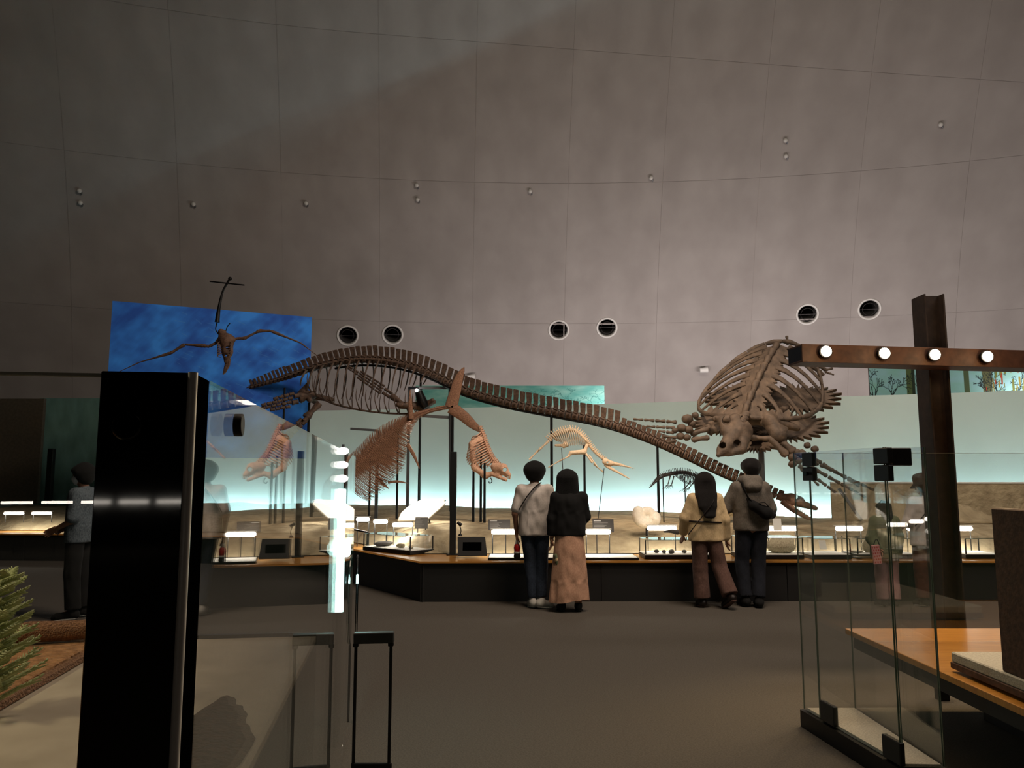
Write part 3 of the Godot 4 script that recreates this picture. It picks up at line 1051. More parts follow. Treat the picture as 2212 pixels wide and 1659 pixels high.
func near_left_case() -> void:
	var o := thing("glass_case", "tall glass case with black corner post and beige plinth, nearest on the left", "glass case", lc(1.6, 0.3, 0))
	var P := 0.95
	var top := 1.635
	part("side_pane", lbox(Shape.new(), 1.135, 5.0, 0.0, 0.010, 0.03, top), M.glass, o)
	part("front_pane", lbox(Shape.new(), 1.075, 1.085, 0.115, 2.2, P + 0.005, top - 0.004), M.glass, o)
	part("pane_edge", lbox(Shape.new(), 1.0745, 1.0855, 0.115, 2.2, top - 0.004, top), M.edge_highlight, o)
	part("corner_post", lbox(Shape.new(), 1.056, 1.132, 0.0, 0.113, 0.0, top, 0.002), M.black_matte, o)
	part("front_plate", lbox(Shape.new(), 1.051, 1.0555, 0.008, 0.113, 0.0, top, 0.001), M.black_gloss, o)
	part("chrome_strip", Shape.new().tube([lc(1.051, 0.002, 0.0), lc(1.051, 0.002, top)], 0.0060, 16), M.reflection_pale, o)
	part("plinth", lbox(Shape.new(), 1.14, 2.93, 0.014, 2.2, 0.0, P - 0.02, 0.003), M.skirt_black, o)
	part("plinth_top", lbox(Shape.new(), 1.14, 2.93, 0.014, 2.2, P - 0.02, P, 0.002), M.plinth_paint, o)
	part("plinth_edge", lbox(Shape.new(), 2.93, 2.95, 0.014, 2.2, 0.0, P + 0.012), M.dark_plate, o)
	for k in 2:                                             # round black glass fixings
		var c := lc(1.31, -0.001, 1.585) if k == 0 else lc(1.05, 0.075, 1.565)
		var ax := Vector3(cos(SIDE), 0, sin(SIDE)) if k == 0 else Vector3(-sin(SIDE), 0, cos(SIDE))
		part("fixing_knob", Shape.new().tube([c, c + ax * 0.012, c + ax * 0.0125], [0.018, 0.018, 0.015], 20), M.black_metal if k == 0 else M.black_gloss, o)
	# added glowing tube and bulbs, standing in for bright reflections in the pane
	var lamp := thing("reflection_glow_column", "added glowing tube and three bulbs standing in for reflections in the left pane", "lamp", lc(4.9, 0.28, 0))
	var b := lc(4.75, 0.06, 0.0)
	part("light_tube", Shape.new().tube([b + Vector3(0, 0.74, 0), b + Vector3(0, 1.44, 0)], 0.024, 12), M.reflection_tube, lamp)
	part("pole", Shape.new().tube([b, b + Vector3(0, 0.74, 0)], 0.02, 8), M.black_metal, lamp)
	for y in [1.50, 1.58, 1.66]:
		part("reflection_bulb", Shape.new().blob(Transform3D(Basis(), b + Vector3(0, y, 0)), Vector3(0.034, 0.022, 0.034)), M.spot_white, lamp)
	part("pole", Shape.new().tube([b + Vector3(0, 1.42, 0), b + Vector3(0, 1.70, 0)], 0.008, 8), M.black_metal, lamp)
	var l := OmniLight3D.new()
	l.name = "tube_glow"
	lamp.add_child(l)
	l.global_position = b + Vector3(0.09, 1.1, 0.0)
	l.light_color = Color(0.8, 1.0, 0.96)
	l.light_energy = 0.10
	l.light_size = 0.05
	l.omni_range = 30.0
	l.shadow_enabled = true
	# an oval plate with a bright rim at the far end of the pane, seen edge-on
	var pl := thing("oval_plate", "thin black oval plate with bright rim at the end of the left pane", "sign", lc(5.05, -0.02, 0.5))
	var oval := PackedVector2Array()
	var rim := PackedVector2Array()
	for i in 28:
		var a := TAU * i / 28
		oval.append(Vector2(cos(a) * 0.17, sin(a) * 0.27))
		rim.append(Vector2(cos(a) * 0.178, sin(a) * 0.278))
	var u := Vector3(sin(SIDE - 0.047), 0, -cos(SIDE - 0.047))
	var ob := Basis(u, Vector3.UP, u.cross(Vector3.UP))
	part("plate", Shape.new().prism(oval, 0.016, Transform3D(ob, lc(5.2, -0.018, 0.74))), M.black_gloss, pl)
	part("rim", Shape.new().prism(rim, 0.006, Transform3D(ob, lc(5.2, -0.018, 0.74))), M.chrome, pl)
	part("stem", Shape.new().tube([lc(5.2, -0.018, 0.0), lc(5.2, -0.018, 0.47)], 0.008, 8), M.black_metal, pl)
	# two-legged sign stand in front of the pane's end
	var st := thing("sign_stand", "small black two-legged sign stand on the carpet beside the left pane", "sign stand", at(808, 1390, 4.2) * Vector3(1, 0, 1))
	var a0 := at(765, 1378, 4.2)
	var a1 := at(851, 1376, 4.2)
	part("sign_plate", Shape.new().bar(a0, a1, 0.045, 0.055, 0.004), M.dark_plate, st)
	for p in [a0.lerp(a1, 0.05), a0.lerp(a1, 0.93)]:
		part("collar", Shape.new().cube(p + Vector3(0, -0.035, 0), Vector3(0.028, 0.02, 0.03), 0.003), M.black_metal, st)
		part("leg", Shape.new().tube([p + Vector3(0, -0.03, 0), Vector3(p.x, 0.01, p.z)], 0.0085, 8), M.black_metal, st)
	part("foot", Shape.new().bar(Vector3(a0.x, 0.008, a0.z), Vector3(a1.x, 0.008, a1.z), 0.016, 0.12, 0.003), M.black_metal, st)
	# diorama inside: soil tray, log, flat stones, conifer
	var tray := thing("soil_tray", "orange soil bed with grey rim inside the left case", "diorama bed", lc(1.9, 1.0, P))
	part("soil", lbox(Shape.new(), 1.2, 2.86, 0.69, 2.15, P + 0.001, P + 0.030, 0.004), M.soil, tray)
	part("rim", lbox(Shape.new(), 1.18, 2.88, 0.665, 0.69, P + 0.001, P + 0.022, 0.003), M.bark, tray)
	var md := thing("reflection_mound", "low dark mossy mound added on the plinth for a reflection in the left pane", "mound", lc(1.7, 0.4, P))  # added mound, in place of a dark reflection seen over the plinth
	var ms := Shape.new()
	var mr := []
	for i in 7:
		var ring := PackedVector3Array()
		for k in 72:
			var a := TAU * k / 72.0
			var rr := sqrt(1.0 - i / 6.0 * 0.999) * (1.0 + 0.07 * sin(a * 5.0) + 0.04 * sin(a * 9.0 + 1.0) + 0.02 * sin(a * 23.0))
			ring.append(lc(1.62 + 0.50 * rr * sin(a), 0.15 + 0.115 * rr * cos(a), P + 0.002 + 0.022 * i / 6.0))
		mr.append(ring)
	part("soil", ms.loft(mr), M.moss_soil, md)
	var lg := thing("log", "short brown log lying on the soil behind the conifer", "log", lc(2.5, 0.8, P + 0.03))
	var l0 := lc(2.74, 0.95, P + 0.063)
	var l1 := lc(2.80, 0.72, P + 0.066)
	part("trunk", Shape.new().tube([l0, l0.lerp(l1, 0.3) + Vector3(0, 0.005, 0), l0.lerp(l1, 0.7), l1], [0.030, 0.033, 0.032, 0.031], 12), M.bark, lg)
	part("cut_end", Shape.new().tube([l0 + (l0 - l1).normalized() * 0.002, l0], 0.025, 12), M.soil, lg)
	for k in 5:
		var c := lc(2.66 + 0.03 * (k % 3), 1.02 + 0.09 * k, P + 0.035)
		single("flat_stone", Shape.new().blob(Transform3D(Basis(Vector3.UP, k * 0.7), c), Vector3(0.06 + 0.012 * (k % 2), 0.014, 0.04), 5, 9, 0.12, k), M.rock_pale, ["flat grey stone touching the log's end in the left case", "flat grey stone second from the log in the left case", "flat grey stone third from the log in the left case", "flat grey stone fourth from the log under the conifer", "flat grey stone farthest left under the conifer"][k], "stone", "flat stones on the soil")
	var tr := thing("conifer", "small pale green conifer at the left edge inside the glass case", "plant", lc(1.9, 1.02, P + 0.03))
	var base := at(-18, 1412, 1.9)
	base.y = P + 0.02
	part("stem", Shape.new().tube([base, base + Vector3(0.0, 0.17, 0), base + Vector3(0.0, 0.30, 0)], [0.012, 0.009, 0.003], 8), M.bark, tr)
	for k in 60:
		var hh := 0.01 + 0.29 * k / 60.0
		var an := k * 2.399
		var ln := 0.12 * (1.0 - 0.70 * k / 60.0) + 0.02
		var d := Vector3(cos(an), 0.55, sin(an)).normalized()
		var p0 := base + Vector3(0, hh, 0)
		var s := Shape.new()
		s.tube([p0, p0 + d * ln * 0.6, p0 + d * ln + Vector3(0, -0.012, 0)], [0.006, 0.005, 0.001], 5)
		var sd := d.cross(Vector3.UP).normalized()
		for q in 14:
			for sg in [-1.0, 1.0]:
				var r := p0 + d * ln * (0.15 + 0.06 * q)
				var tip: Vector3 = r + (d * 0.7 + sd * sg * 0.8 + Vector3(0, 0.15 * sin(q * 3.0), 0)).normalized() * (0.034 - 0.0016 * q)
				s.tube([r, r.lerp(tip, 0.6), tip], [0.0020, 0.0026, 0.0006], 4, 0.5)
		part("frond", s, M.leaf, tr)
	spot("left_case_lamp", lc(1.6, 1.9, 2.3), lc(1.9, 1.0, 0.95), 52.0, Color(1.0, 0.93, 0.74), 1.3, 0.12)

# ---------------------------------------------------------------- the glass case at the right
func near_right_case() -> void:
	var o := thing("glass_case", "narrow frameless glass case with black clamps and low dark base on the right", "glass case", Vector3(1.95, 0, -4.5))
	var b := 0.12
	var top := 1.66
	var fl := Vector3(1.78, 0, -5.0)
	var nl := Vector3(1.90, 0, -4.03)
	var nr := Vector3(2.10, 0, -4.02)
	var frr := Vector3(2.09, 0, -5.0)
	part("base", Shape.new().prism(PackedVector2Array([Vector2(fl.x - 0.02, -fl.z + 0.02), Vector2(nl.x - 0.02, -nl.z - 0.02), Vector2(nr.x + 0.02, -nr.z - 0.02), Vector2(frr.x + 0.02, -frr.z + 0.02)]), 0.10, Transform3D(Basis(Vector3.RIGHT, Vector3.FORWARD, Vector3.UP), Vector3(0, 0.05, 0))), M.black_metal, o)
	part("base_board", Shape.new().prism(PackedVector2Array([Vector2(fl.x + 0.012, -fl.z - 0.012), Vector2(nl.x + 0.012, -nl.z + 0.012), Vector2(nr.x - 0.012, -nr.z + 0.012), Vector2(frr.x - 0.012, -frr.z - 0.012)]), 0.016, Transform3D(Basis(Vector3.RIGHT, Vector3.FORWARD, Vector3.UP), Vector3(0, 0.11, 0))), M.stone_top, o)
	var door0 := fl.lerp(nl, 0.20)
	var y0 := Vector3(0, b - 0.01, 0)
	var y1 := Vector3(0, top, 0)
	for e in [["fixed_pane", fl, fl.lerp(nl, 0.195)], ["door_pane", door0, nl.lerp(fl, 0.01)], ["front_pane", nl + Vector3(0.004, 0, 0), nr], ["side_pane", nr + Vector3(0, 0, -0.01), frr], ["far_pane", fl + Vector3(0.008, 0, -0.01), Vector3(2.225, 0, -5.012)]]:
		var p: Vector3 = e[1]
		var q: Vector3 = e[2]
		var along := (q - p).normalized()
		var t := Transform3D(Basis(along, Vector3.UP, along.cross(Vector3.UP)), (p + q) * 0.5 + (y0 + y1) * 0.5)
		part(e[0], Shape.new().box(t, Vector3(p.distance_to(q), top - b + 0.01, 0.008)), M.glass, o)
		for end in ([p, q] if e[0] != "far_pane" else []):     # the polished edges
			part("pane_edge", Shape.new().box(Transform3D(t.basis, end + (y0 + y1) * 0.5), Vector3(0.003, top - b + 0.01, 0.0084)), M.glass_edge, o)
	part("table_pane", Shape.new().cube(Vector3(4.115, (0.502 + top) / 2, -5.012), Vector3(3.77, top - 0.502, 0.008)), M.glass, o)
	part("top_edge", Shape.new().bar(Vector3(nl.x - 0.05, top, -5.012), Vector3(6.0, top, -5.012), 0.0085, 0.003), M.edge_highlight, o)
	# clamps: two black blocks with a slit, at the top and foot of the door
	for c in [[0.20, 1], [0.98, 1], [0.30, 0], [0.93, 0]]:
		var p := fl.lerp(nl, c[0])
		var along := (nl - fl).normalized()
		var bs := Basis(along, Vector3.UP, along.cross(Vector3.UP))
		var s := Shape.new()
		if c[1] == 1:
			s.box(Transform3D(bs, p + Vector3(0, top - 0.045, 0)), Vector3(0.13, 0.082, 0.03), 0.004)
			s.box(Transform3D(bs, p + Vector3(0, top - 0.132, 0)), Vector3(0.13, 0.082, 0.03), 0.004)
		else:
			s.box(Transform3D(bs, p + Vector3(0, b + 0.045, 0)), Vector3(0.15, 0.11, 0.03), 0.004)
		part("clamp", s, M.dark_plate, o)
		if c[0] == 0.20:
			var k := p + Vector3(-0.02, top - 0.13, 0.01)
			part("lock_knob", Shape.new().tube([k, k + Vector3(-0.02, 0, 0.012)], 0.014, 14), M.black_metal, o)
	part("clamp", Shape.new().cube(nl + Vector3(0.07, top - 0.05, 0.0), Vector3(0.12, 0.09, 0.028), 0.004), M.dark_plate, o)

# ---------------------------------------------------------------- steel column, lamp beam and wooden table at the right
func beam_and_table() -> void:
	var c := thing("steel_column", "tall dark brown steel I-section column at the right", "column", Vector3(3.6, 0, -6.5))
	var x0 := 3.42
	var x1 := 3.575
	for x in [x0, x1]:
		part("flange", Shape.new().cube(Vector3(x, 1.51, -6.5), Vector3(0.014, 3.02, 0.21), 0.002), M.column_steel, c)
	part("web", Shape.new().cube(Vector3((x0 + x1) / 2, 1.51, -6.48), Vector3(x1 - x0 - 0.013, 3.02, 0.012)), M.column_steel, c)
	part("base_plate", Shape.new().cube(Vector3((x0 + x1) / 2, 0.01, -6.5), Vector3(0.32, 0.02, 0.34), 0.003), M.column_steel, c)
	var b := thing("lamp_beam", "horizontal rusty steel beam carrying four lit round lamps at the right", "beam", Vector3(4.0, 2.4, -6.1))
	var l0 := at(1733, 762, 6.0)
	var l1 := at(2300, 778, 6.25)
	var hgt := 0.142
	var dir := (l1 - l0).normalized()
	var back := Vector3.UP.cross(dir).normalized()
	if back.z > 0.0: back = -back
	var mid := (l0 + l1) * 0.5
	var bs := Basis(dir, Vector3.UP, dir.cross(Vector3.UP))
	var ln := l0.distance_to(l1)
	part("front_face", Shape.new().box(Transform3D(bs, mid + back * 0.01), Vector3(ln, hgt, 0.016), 0.002), M.rust_steel, b)
	for sg in [-1.0, 1.0]:
		part("flange", Shape.new().box(Transform3D(bs, mid + back * 0.13 + Vector3(0, sg * (hgt / 2 - 0.008), 0)), Vector3(ln, 0.014, 0.23), 0.002), M.rust_steel, b)
	part("end_cap", Shape.new().box(Transform3D(bs, l0 + dir * 0.008 + back * 0.13), Vector3(0.012, hgt - 0.03, 0.22)), M.black_metal, b)
	for p in [[1797, 761], [1934, 765], [2054, 768], [2181, 772]]:
		var q := at(p[0], p[1], 5.9)
		var f: float = (q - l0).dot(dir)
		var w := l0 + dir * f
		w.y = at(p[0], p[1], -w.z).y
		var aim := (Vector3(3.0, 0.6, -4.3) - w).normalized()
		var hd := part("lamp_holder", Shape.new().tube([w + Vector3(0, 0, 0.0), w + Vector3(0, 0, 0.03), w + Vector3(0, 0, 0.045)], [0.045, 0.045, 0.05], 16), M.black_metal, b)
		var bulb := Shape.new().blob(Transform3D(Basis(), w + Vector3(0, 0, 0.05)), Vector3(0.042, 0.042, 0.02), 8, 14)
		bulb.off = b.position + hd.position
		var bm := MeshInstance3D.new()
		bm.name = "bulb"
		bm.mesh = bulb.mesh()
		bm.material_override = M.bulb_warm
		hd.add_child(bm, true)
		var lm := OmniLight3D.new()
		lm.name = "bulb_glow"
		b.add_child(lm, true)
		lm.global_position = w + Vector3(0.0, -0.01, 0.2)
		lm.light_color = Color(1.0, 0.86, 0.64)
		lm.light_energy = 0.03
		lm.light_size = 0.03
		lm.omni_range = 30.0
		lm.shadow_enabled = true
		spot("beam_lamp", w + Vector3(0, 0, 0.085), w + Vector3(0, 0, 0.085) + aim, 62.0, Color(1.0, 0.86, 0.64), 1.5, 0.04)
	var t := thing("wooden_table", "orange polished wooden table with dark apron at the right", "table", Vector3(3.5, 0, -4.5))
	part("table_top", Shape.new().cube(Vector3(3.99, 0.482, -4.38), Vector3(3.5, 0.036, 2.16), 0.003), M.wood, t)
	part("apron", Shape.new().cube(Vector3(4.0, 0.42, -4.38), Vector3(3.44, 0.086, 2.10), 0.003), M.skirt_black, t)
	part("pedestal", Shape.new().cube(Vector3(4.3, 0.19, -4.4), Vector3(2.7, 0.38, 1.5), 0.005), M.skirt_black, t)
	part("leg", Shape.new().cube(on(2020, 1512, 0.0) + Vector3(0.05, 0.19, 0), Vector3(0.07, 0.38, 0.07), 0.003), M.black_metal, t)
	var s := thing("stone_stand", "brown rough slab standing upright on a lying slab on the wooden table", "sign stand", Vector3(3.0, 0.5, -4.4))
	part("lying_slab", Shape.new().cube(Vector3(2.82, 0.575, -3.62), Vector3(1.04, 0.05, 1.30), 0.006), M.stone_top, s)
	part("foot", Shape.new().cube(Vector3(2.84, 0.508, -3.62), Vector3(0.94, 0.016, 1.20)), M.skirt_black, s)
	part("slab_skirt", Shape.new().cube(Vector3(2.82, 0.533, -3.62), Vector3(1.05, 0.034, 1.31), 0.004), M.brown_slab, s)
	part("upright_slab", Shape.new().cube(Vector3(2.345, 0.98, -3.42), Vector3(0.07, 0.76, 0.86), 0.006), M.brown_slab, s)

# ---------------------------------------------------------------- skeletons
func frame_of(d: Vector3, up: Vector3) -> Basis:          # x along d, y near up
	var x := d.normalized()
	var z := x.cross(up).normalized()
	return Basis(x, z.cross(x), z)

# one vertebra: x along the spine (length 1), y up
func vertebra(blade: float, width: float, side: float, lean := 0.15) -> ArrayMesh:
	var s := Shape.new()
	var t := Transform3D(Basis(Vector3.FORWARD, Vector3.RIGHT, Vector3.DOWN) * Basis(), Vector3.ZERO)
	s.lathe([Vector2(0.30, -0.44), Vector2(0.50, -0.42), Vector2(0.40, -0.15), Vector2(0.39, 0.15), Vector2(0.50, 0.42), Vector2(0.30, 0.44)], Transform3D(Basis(Vector3.UP, Vector3.RIGHT, Vector3.BACK), Vector3.ZERO), 10)
	var w := width * 0.5
	s.prism(PackedVector2Array([Vector2(-0.30, 0.30), Vector2(0.30, 0.30), Vector2(w * 0.92 - lean * 0.4, 0.35 + blade * 0.45), Vector2(w - lean, 0.32 + blade), Vector2(w * 0.8 - lean, 0.38 + blade), Vector2(-w * 0.8 - lean, 0.36 + blade), Vector2(-w - lean, 0.30 + blade), Vector2(-w * 0.90 - lean * 0.4, 0.35 + blade * 0.45)]), 0.20, Transform3D())
	for sg in [-1.0, 1.0]:
		s.tube([Vector3(0, 0.15, sg * 0.3), Vector3(-0.1, 0.12, sg * (0.4 + side))], [0.16, 0.09], 6)
		s.tube([Vector3(0.3, 0.42, sg * 0.22), Vector3(-0.5, 0.55, sg * 0.25)], [0.12, 0.08], 5)
	return s.mesh()

func lay_spine(o: Node3D, pts: Array, meshes: Array, mat: Material, up: Vector3, sizes: Callable, heights: Callable, name_ := "vertebra") -> void:
	var n := pts.size()
	for i in n:
		var d: Vector3 = pts[mini(i + 1, n - 1)] - pts[maxi(i - 1, 0)]
		var l: float = d.length() / (2.0 if i > 0 and i < n - 1 else 1.0)
		var f := float(i) / (n - 1)
		var b := frame_of(d, up)
		var r: float = sizes.call(f)
		var h: float = heights.call(f)
		b = Basis(b.x * l * 0.96, b.y * h, b.z * r)
		copy_of(name_, meshes[i % meshes.size()], mat, o, Transform3D(b, pts[i] - o.position))

func rod(o: Node3D, x: float, y: float, dist: float, ground: float, r := 0.016, name_ := "support_pole") -> void:
	var p := at(x, y, dist)
	part(name_, Shape.new().tube([Vector3(p.x, ground, p.z), Vector3(p.x, lerpf(ground, p.y, 0.5), p.z), p], [r * 1.25, r * 1.1, r], 8), M.black_metal, o)

func rib(o: Node3D, pts: Array, r: Array, mat: Material, name_ := "rib", sq := 0.6) -> void:
	part(name_, Shape.new().tube(spline(pts, 9), spread(r, 9), 6, sq), mat, o)

func spread(r: Array, n: int) -> Array:
	var out := []
	for i in n:
		var t := float(i) / (n - 1) * (r.size() - 1)
		var k := mini(int(t), r.size() - 2)
		out.append(lerpf(r[k], r[k + 1], t - k))
	return out

# a paddle: knobbly limb bones then rows of finger bones; p0 shoulder, p1 tip
func paddle(o: Node3D, p0: Vector3, p1: Vector3, wide: Vector3, w: float, mat: Material, rows := 4) -> void:
	var d := p1 - p0
	var l := d.length()
	part("upper_limb_bone", Shape.new().tube([p0, p0 + d * 0.05, p0 + d * 0.16, p0 + d * 0.27, p0 + d * 0.30], [w * 0.28, w * 0.34, w * 0.22, w * 0.42, w * 0.34], 9, 0.6, wide), mat, o)
	for k in 2:
		var off := wide * (w * 0.25 * (1.0 if k == 0 else -1.0))
		part("lower_limb_bone", Shape.new().tube([p0 + d * 0.31 + off, p0 + d * 0.36 + off, p0 + d * 0.41 + off], [w * 0.2, w * 0.16, w * 0.2], 7), mat, o)
	for k in rows:
		var q := (float(k) / (rows - 1) - 0.5) * 2.0
		var n := 6
		for j in n:
			var f0 := 0.43 + 0.55 * j / n
			var f1 := f0 + 0.55 / n * 0.88
			var bend := wide * (q * w * 0.5 * (1.0 - 0.55 * (f0 - 0.43)))
			if absf(q) > 0.7 and j > 3: continue
			var a := p0 + d * f0 + bend
			var b := p0 + d * f1 + bend * 0.96
			part("finger_bone", Shape.new().tube([a, a.lerp(b, 0.15), a.lerp(b, 0.5), a.lerp(b, 0.85), b], [w * 0.10, w * 0.155, w * 0.115, w * 0.14, w * 0.08], 6), mat, o)

func teeth_row(o: Node3D, a: Vector3, b: Vector3, down: Vector3, n: int, l: float, mat: Material) -> void:
	for i in n:
		var p := a.lerp(b, (i + 0.5) / n)
		part("tooth", Shape.new().tube([p - down * l * 0.3, p + down * l], [l * 0.28, l * 0.03], 5), mat, o)

func big_marine_reptile() -> void:
	var o := thing("long_necked_reptile_skeleton", "huge dark brown long-necked marine reptile skeleton arching across the hall", "skeleton", Vector3(0, 0.8, -14))
	var ctrl := px_path([[500, 846, 15.6], [560, 832, 15.5], [620, 815, 15.4], [690, 792, 15.2], [760, 779, 15.0], [830, 780, 14.8], [900, 796, 14.6], [960, 822, 14.5], [1010, 847, 14.4], [1100, 872, 14.2], [1200, 892, 14.0], [1300, 912, 13.7], [1390, 942, 13.4], [1470, 977, 13.1], [1550, 1016, 12.9], [1620, 1046, 12.7], [1690, 1077, 12.5]])
	var up := Vector3(0, 1, 0.12).normalized()
	var path := even(ctrl, 240)
	# tail, trunk, neck in turn: 98 vertebrae, closer together towards the ends
	var tail_m := [vertebra(1.6, 0.72, 0.5, 0.3), vertebra(1.7, 0.66, 0.55, 0.3)]
	var body_m := [vertebra(1.48, 0.84, 0.9, 0.3), vertebra(1.52, 0.80, 0.95, 0.32), vertebra(1.44, 0.82, 0.9, 0.28)]
	var neck_m := [vertebra(0.66, 0.90, 0.35, 0.05), vertebra(0.60, 0.86, 0.35, 0.02)]
	var seg := func(a: float, b: float, n: int) -> Array:
		var out := []
		for i in n:
			var t := lerpf(a, b, (i + 0.5) / n) * 239.0
			var k := mini(int(t), 238)
			out.append((path[k] as Vector3).lerp(path[k + 1], t - k))
		return out
	lay_spine(o, seg.call(0.0, 0.115, 15), tail_m, M.bone_dark, up, func(f): return lerpf(0.05, 0.11, f), func(f): return lerpf(0.05, 0.115, f))
	lay_spine(o, seg.call(0.115, 0.40, 27), body_m, M.bone_dark, up, func(f): return 0.13 + 0.03 * sin(f * PI), func(f): return lerpf(0.115, 0.15, minf(1.0, f * 1.6)))
	lay_spine(o, seg.call(0.40, 0.735, 29), body_m, M.bone_dark, up, func(f): return lerpf(0.15, 0.10, f), func(f): return lerpf(0.15, 0.145, f))
	lay_spine(o, seg.call(0.735, 1.0, 31), neck_m, M.bone_dark, up, func(f): return lerpf(0.16, 0.11, f), func(f): return lerpf(0.175, 0.115, f))
	# steel rail below the spine
	var rail := []
	for i in range(50, 240, 6): rail.append(path[i] + Vector3(0, -lerpf(0.105, 0.05, (i - 50) / 190.0), -0.01))
	part("support_rail", Shape.new().tube(rail, 0.022, 8), M.black_metal, o)
	# ribs from the spine of the trunk
	for i in 14:
		var t := 0.155 + 0.235 * i / 13.0
		var p: Vector3 = path[int(t * 239)]
		var big := sin(PI * clampf((i + 2.0) / 16.0, 0.0, 1.0))
		for sg in [-1.0, 1.0]:
			var side := Vector3(0.05, 0, sg)
			rib(o, [p + side * 0.1, p + side * (0.15 + 0.22 * big) + Vector3(-0.03, -0.16 * big - 0.04, 0), p + side * (0.18 + 0.26 * big) + Vector3(-0.07, -0.42 * big - 0.06, 0), p + side * (0.14 + 0.17 * big) + Vector3(-0.10, -0.66 * big - 0.08, 0)], [0.026, 0.026, 0.022, 0.012], M.bone_dark)
	# belly ribs and the long breast plates
	var belly := px_path([[676, 850, 15.0], [720, 872, 14.9], [780, 886, 14.8], [840, 893, 14.7], [900, 894, 14.6]])
	part("belly_rail", Shape.new().tube(spline(belly, 20), 0.018, 7), M.bone_dark, o)
	for i in 13:
		var p: Vector3 = spline(belly, 13)[i]
		for sg in [-1.0, 1.0]:
			rib(o, [p, p + Vector3(-0.02, 0.06, sg * 0.16), p + Vector3(-0.05, 0.22, sg * 0.27), p + Vector3(-0.03, 0.38, sg * 0.30)], [0.022, 0.018, 0.014, 0.008], M.bone_dark, "belly_rib")
	var pel := at(655, 852, 15.1)
	var pelvis := Shape.new()
	nets(pelvis, [[pel, pel + Vector3(0.55, -0.10, 0.0), 0.07, 0.05], [pel + Vector3(0.05, 0, 0), pel + Vector3(0.2, -0.14, 0.25), 0.08, 0.05], [pel + Vector3(0.05, 0, 0), pel + Vector3(0.2, -0.14, -0.25), 0.08, 0.05], [pel + Vector3(-0.05, 0.02, 0), pel + Vector3(0.12, 0.22, 0.08), 0.06, 0.03]], 0.022, 0.06)
	part("hip_bone", pelvis, M.bone_dark, o)
	var sh := at(915, 878, 14.5)
	var shoulder := Shape.new()
	nets(shoulder, [[sh, sh + Vector3(-0.45, 0.02, 0.12), 0.08, 0.05], [sh, sh + Vector3(-0.45, 0.02, -0.12), 0.08, 0.05], [sh, sh + Vector3(0.18, 0.10, 0.15), 0.07, 0.04], [sh, sh + Vector3(0.18, 0.10, -0.15), 0.07, 0.04]], 0.022, 0.06)
	part("shoulder_bone", shoulder, M.bone_dark, o)
	paddle(o, at(682, 852, 15.0), at(560, 880, 14.4), Vector3(0.3, 0.9, 0.2).normalized(), 0.26, M.bone_dark)
	paddle(o, at(690, 872, 14.8), at(590, 975, 14.4), Vector3(0.9, 0.4, 0.2).normalized(), 0.28, M.bone_dark)
	paddle(o, at(890, 885, 14.4), at(745, 788, 14.9), Vector3(0.5, 0.85, 0.1).normalized(), 0.16, M.bone_dark)
	# skull with open toothed jaws, and a second lower jaw line
	var k0 := at(1685, 1072, 12.5)
	var k1 := at(1762, 1098, 12.2)
	var d := (k1 - k0)
	var n := d.normalized()
	var u := Vector3(0.32, 0.94, 0.1).normalized()
	var skull := Shape.new()
	nets(skull, [[k0, k0 + d * 0.35, 0.055, 0.09], [k0 + d * 0.35, k1, 0.08, 0.035], [k0 + d * 0.3 + u * 0.03, k0 + d * 0.55 + u * 0.05, 0.07, 0.05]], 0.014, 0.04, [[k0 + d * 0.42 + u * 0.06 + Vector3(0, 0, 0.08), k0 + d * 0.42 + u * 0.06 + Vector3(0, 0, -0.1), 0.035, 0.035], [k0 + d * 0.7 + u * 0.05 + Vector3(0, 0, 0.08), k0 + d * 0.7 + u * 0.05, 0.018, 0.018]])
	part("skull", skull, M.bone_brown, o)
	var j0 := at(1690, 1082, 12.45)
	var j1 := at(1752, 1122, 12.15)
	part("lower_jaw", Shape.new().tube(spline([j0, j0.lerp(j1, 0.5) + Vector3(-0.01, -0.02, 0), j1], 8), [0.055, 0.055, 0.05, 0.045, 0.042, 0.038, 0.035, 0.02], 8, 0.7), M.bone_brown, o)
	teeth_row(o, k0 + d * 0.45 - u * 0.045, k1 - u * 0.02, -u, 9, 0.04, M.bone_pale)
	teeth_row(o, j0.lerp(j1, 0.35) + u * 0.03, j1 + u * 0.015, u, 9, 0.04, M.bone_pale)
	rod(o, 1191, 898, 14.0, 0.83, 0.024)
	rod(o, 1420, 958, 13.3, 0.83, 0.02)
	rod(o, 615, 838, 15.4, 0.85, 0.02)
	rod(o, 909, 812, 14.6, 0.83, 0.02)
	rod(o, 978, 860, 14.45, 0.83, 0.024)
	rod(o, 668, 870, 15.1, 0.85, 0.024)

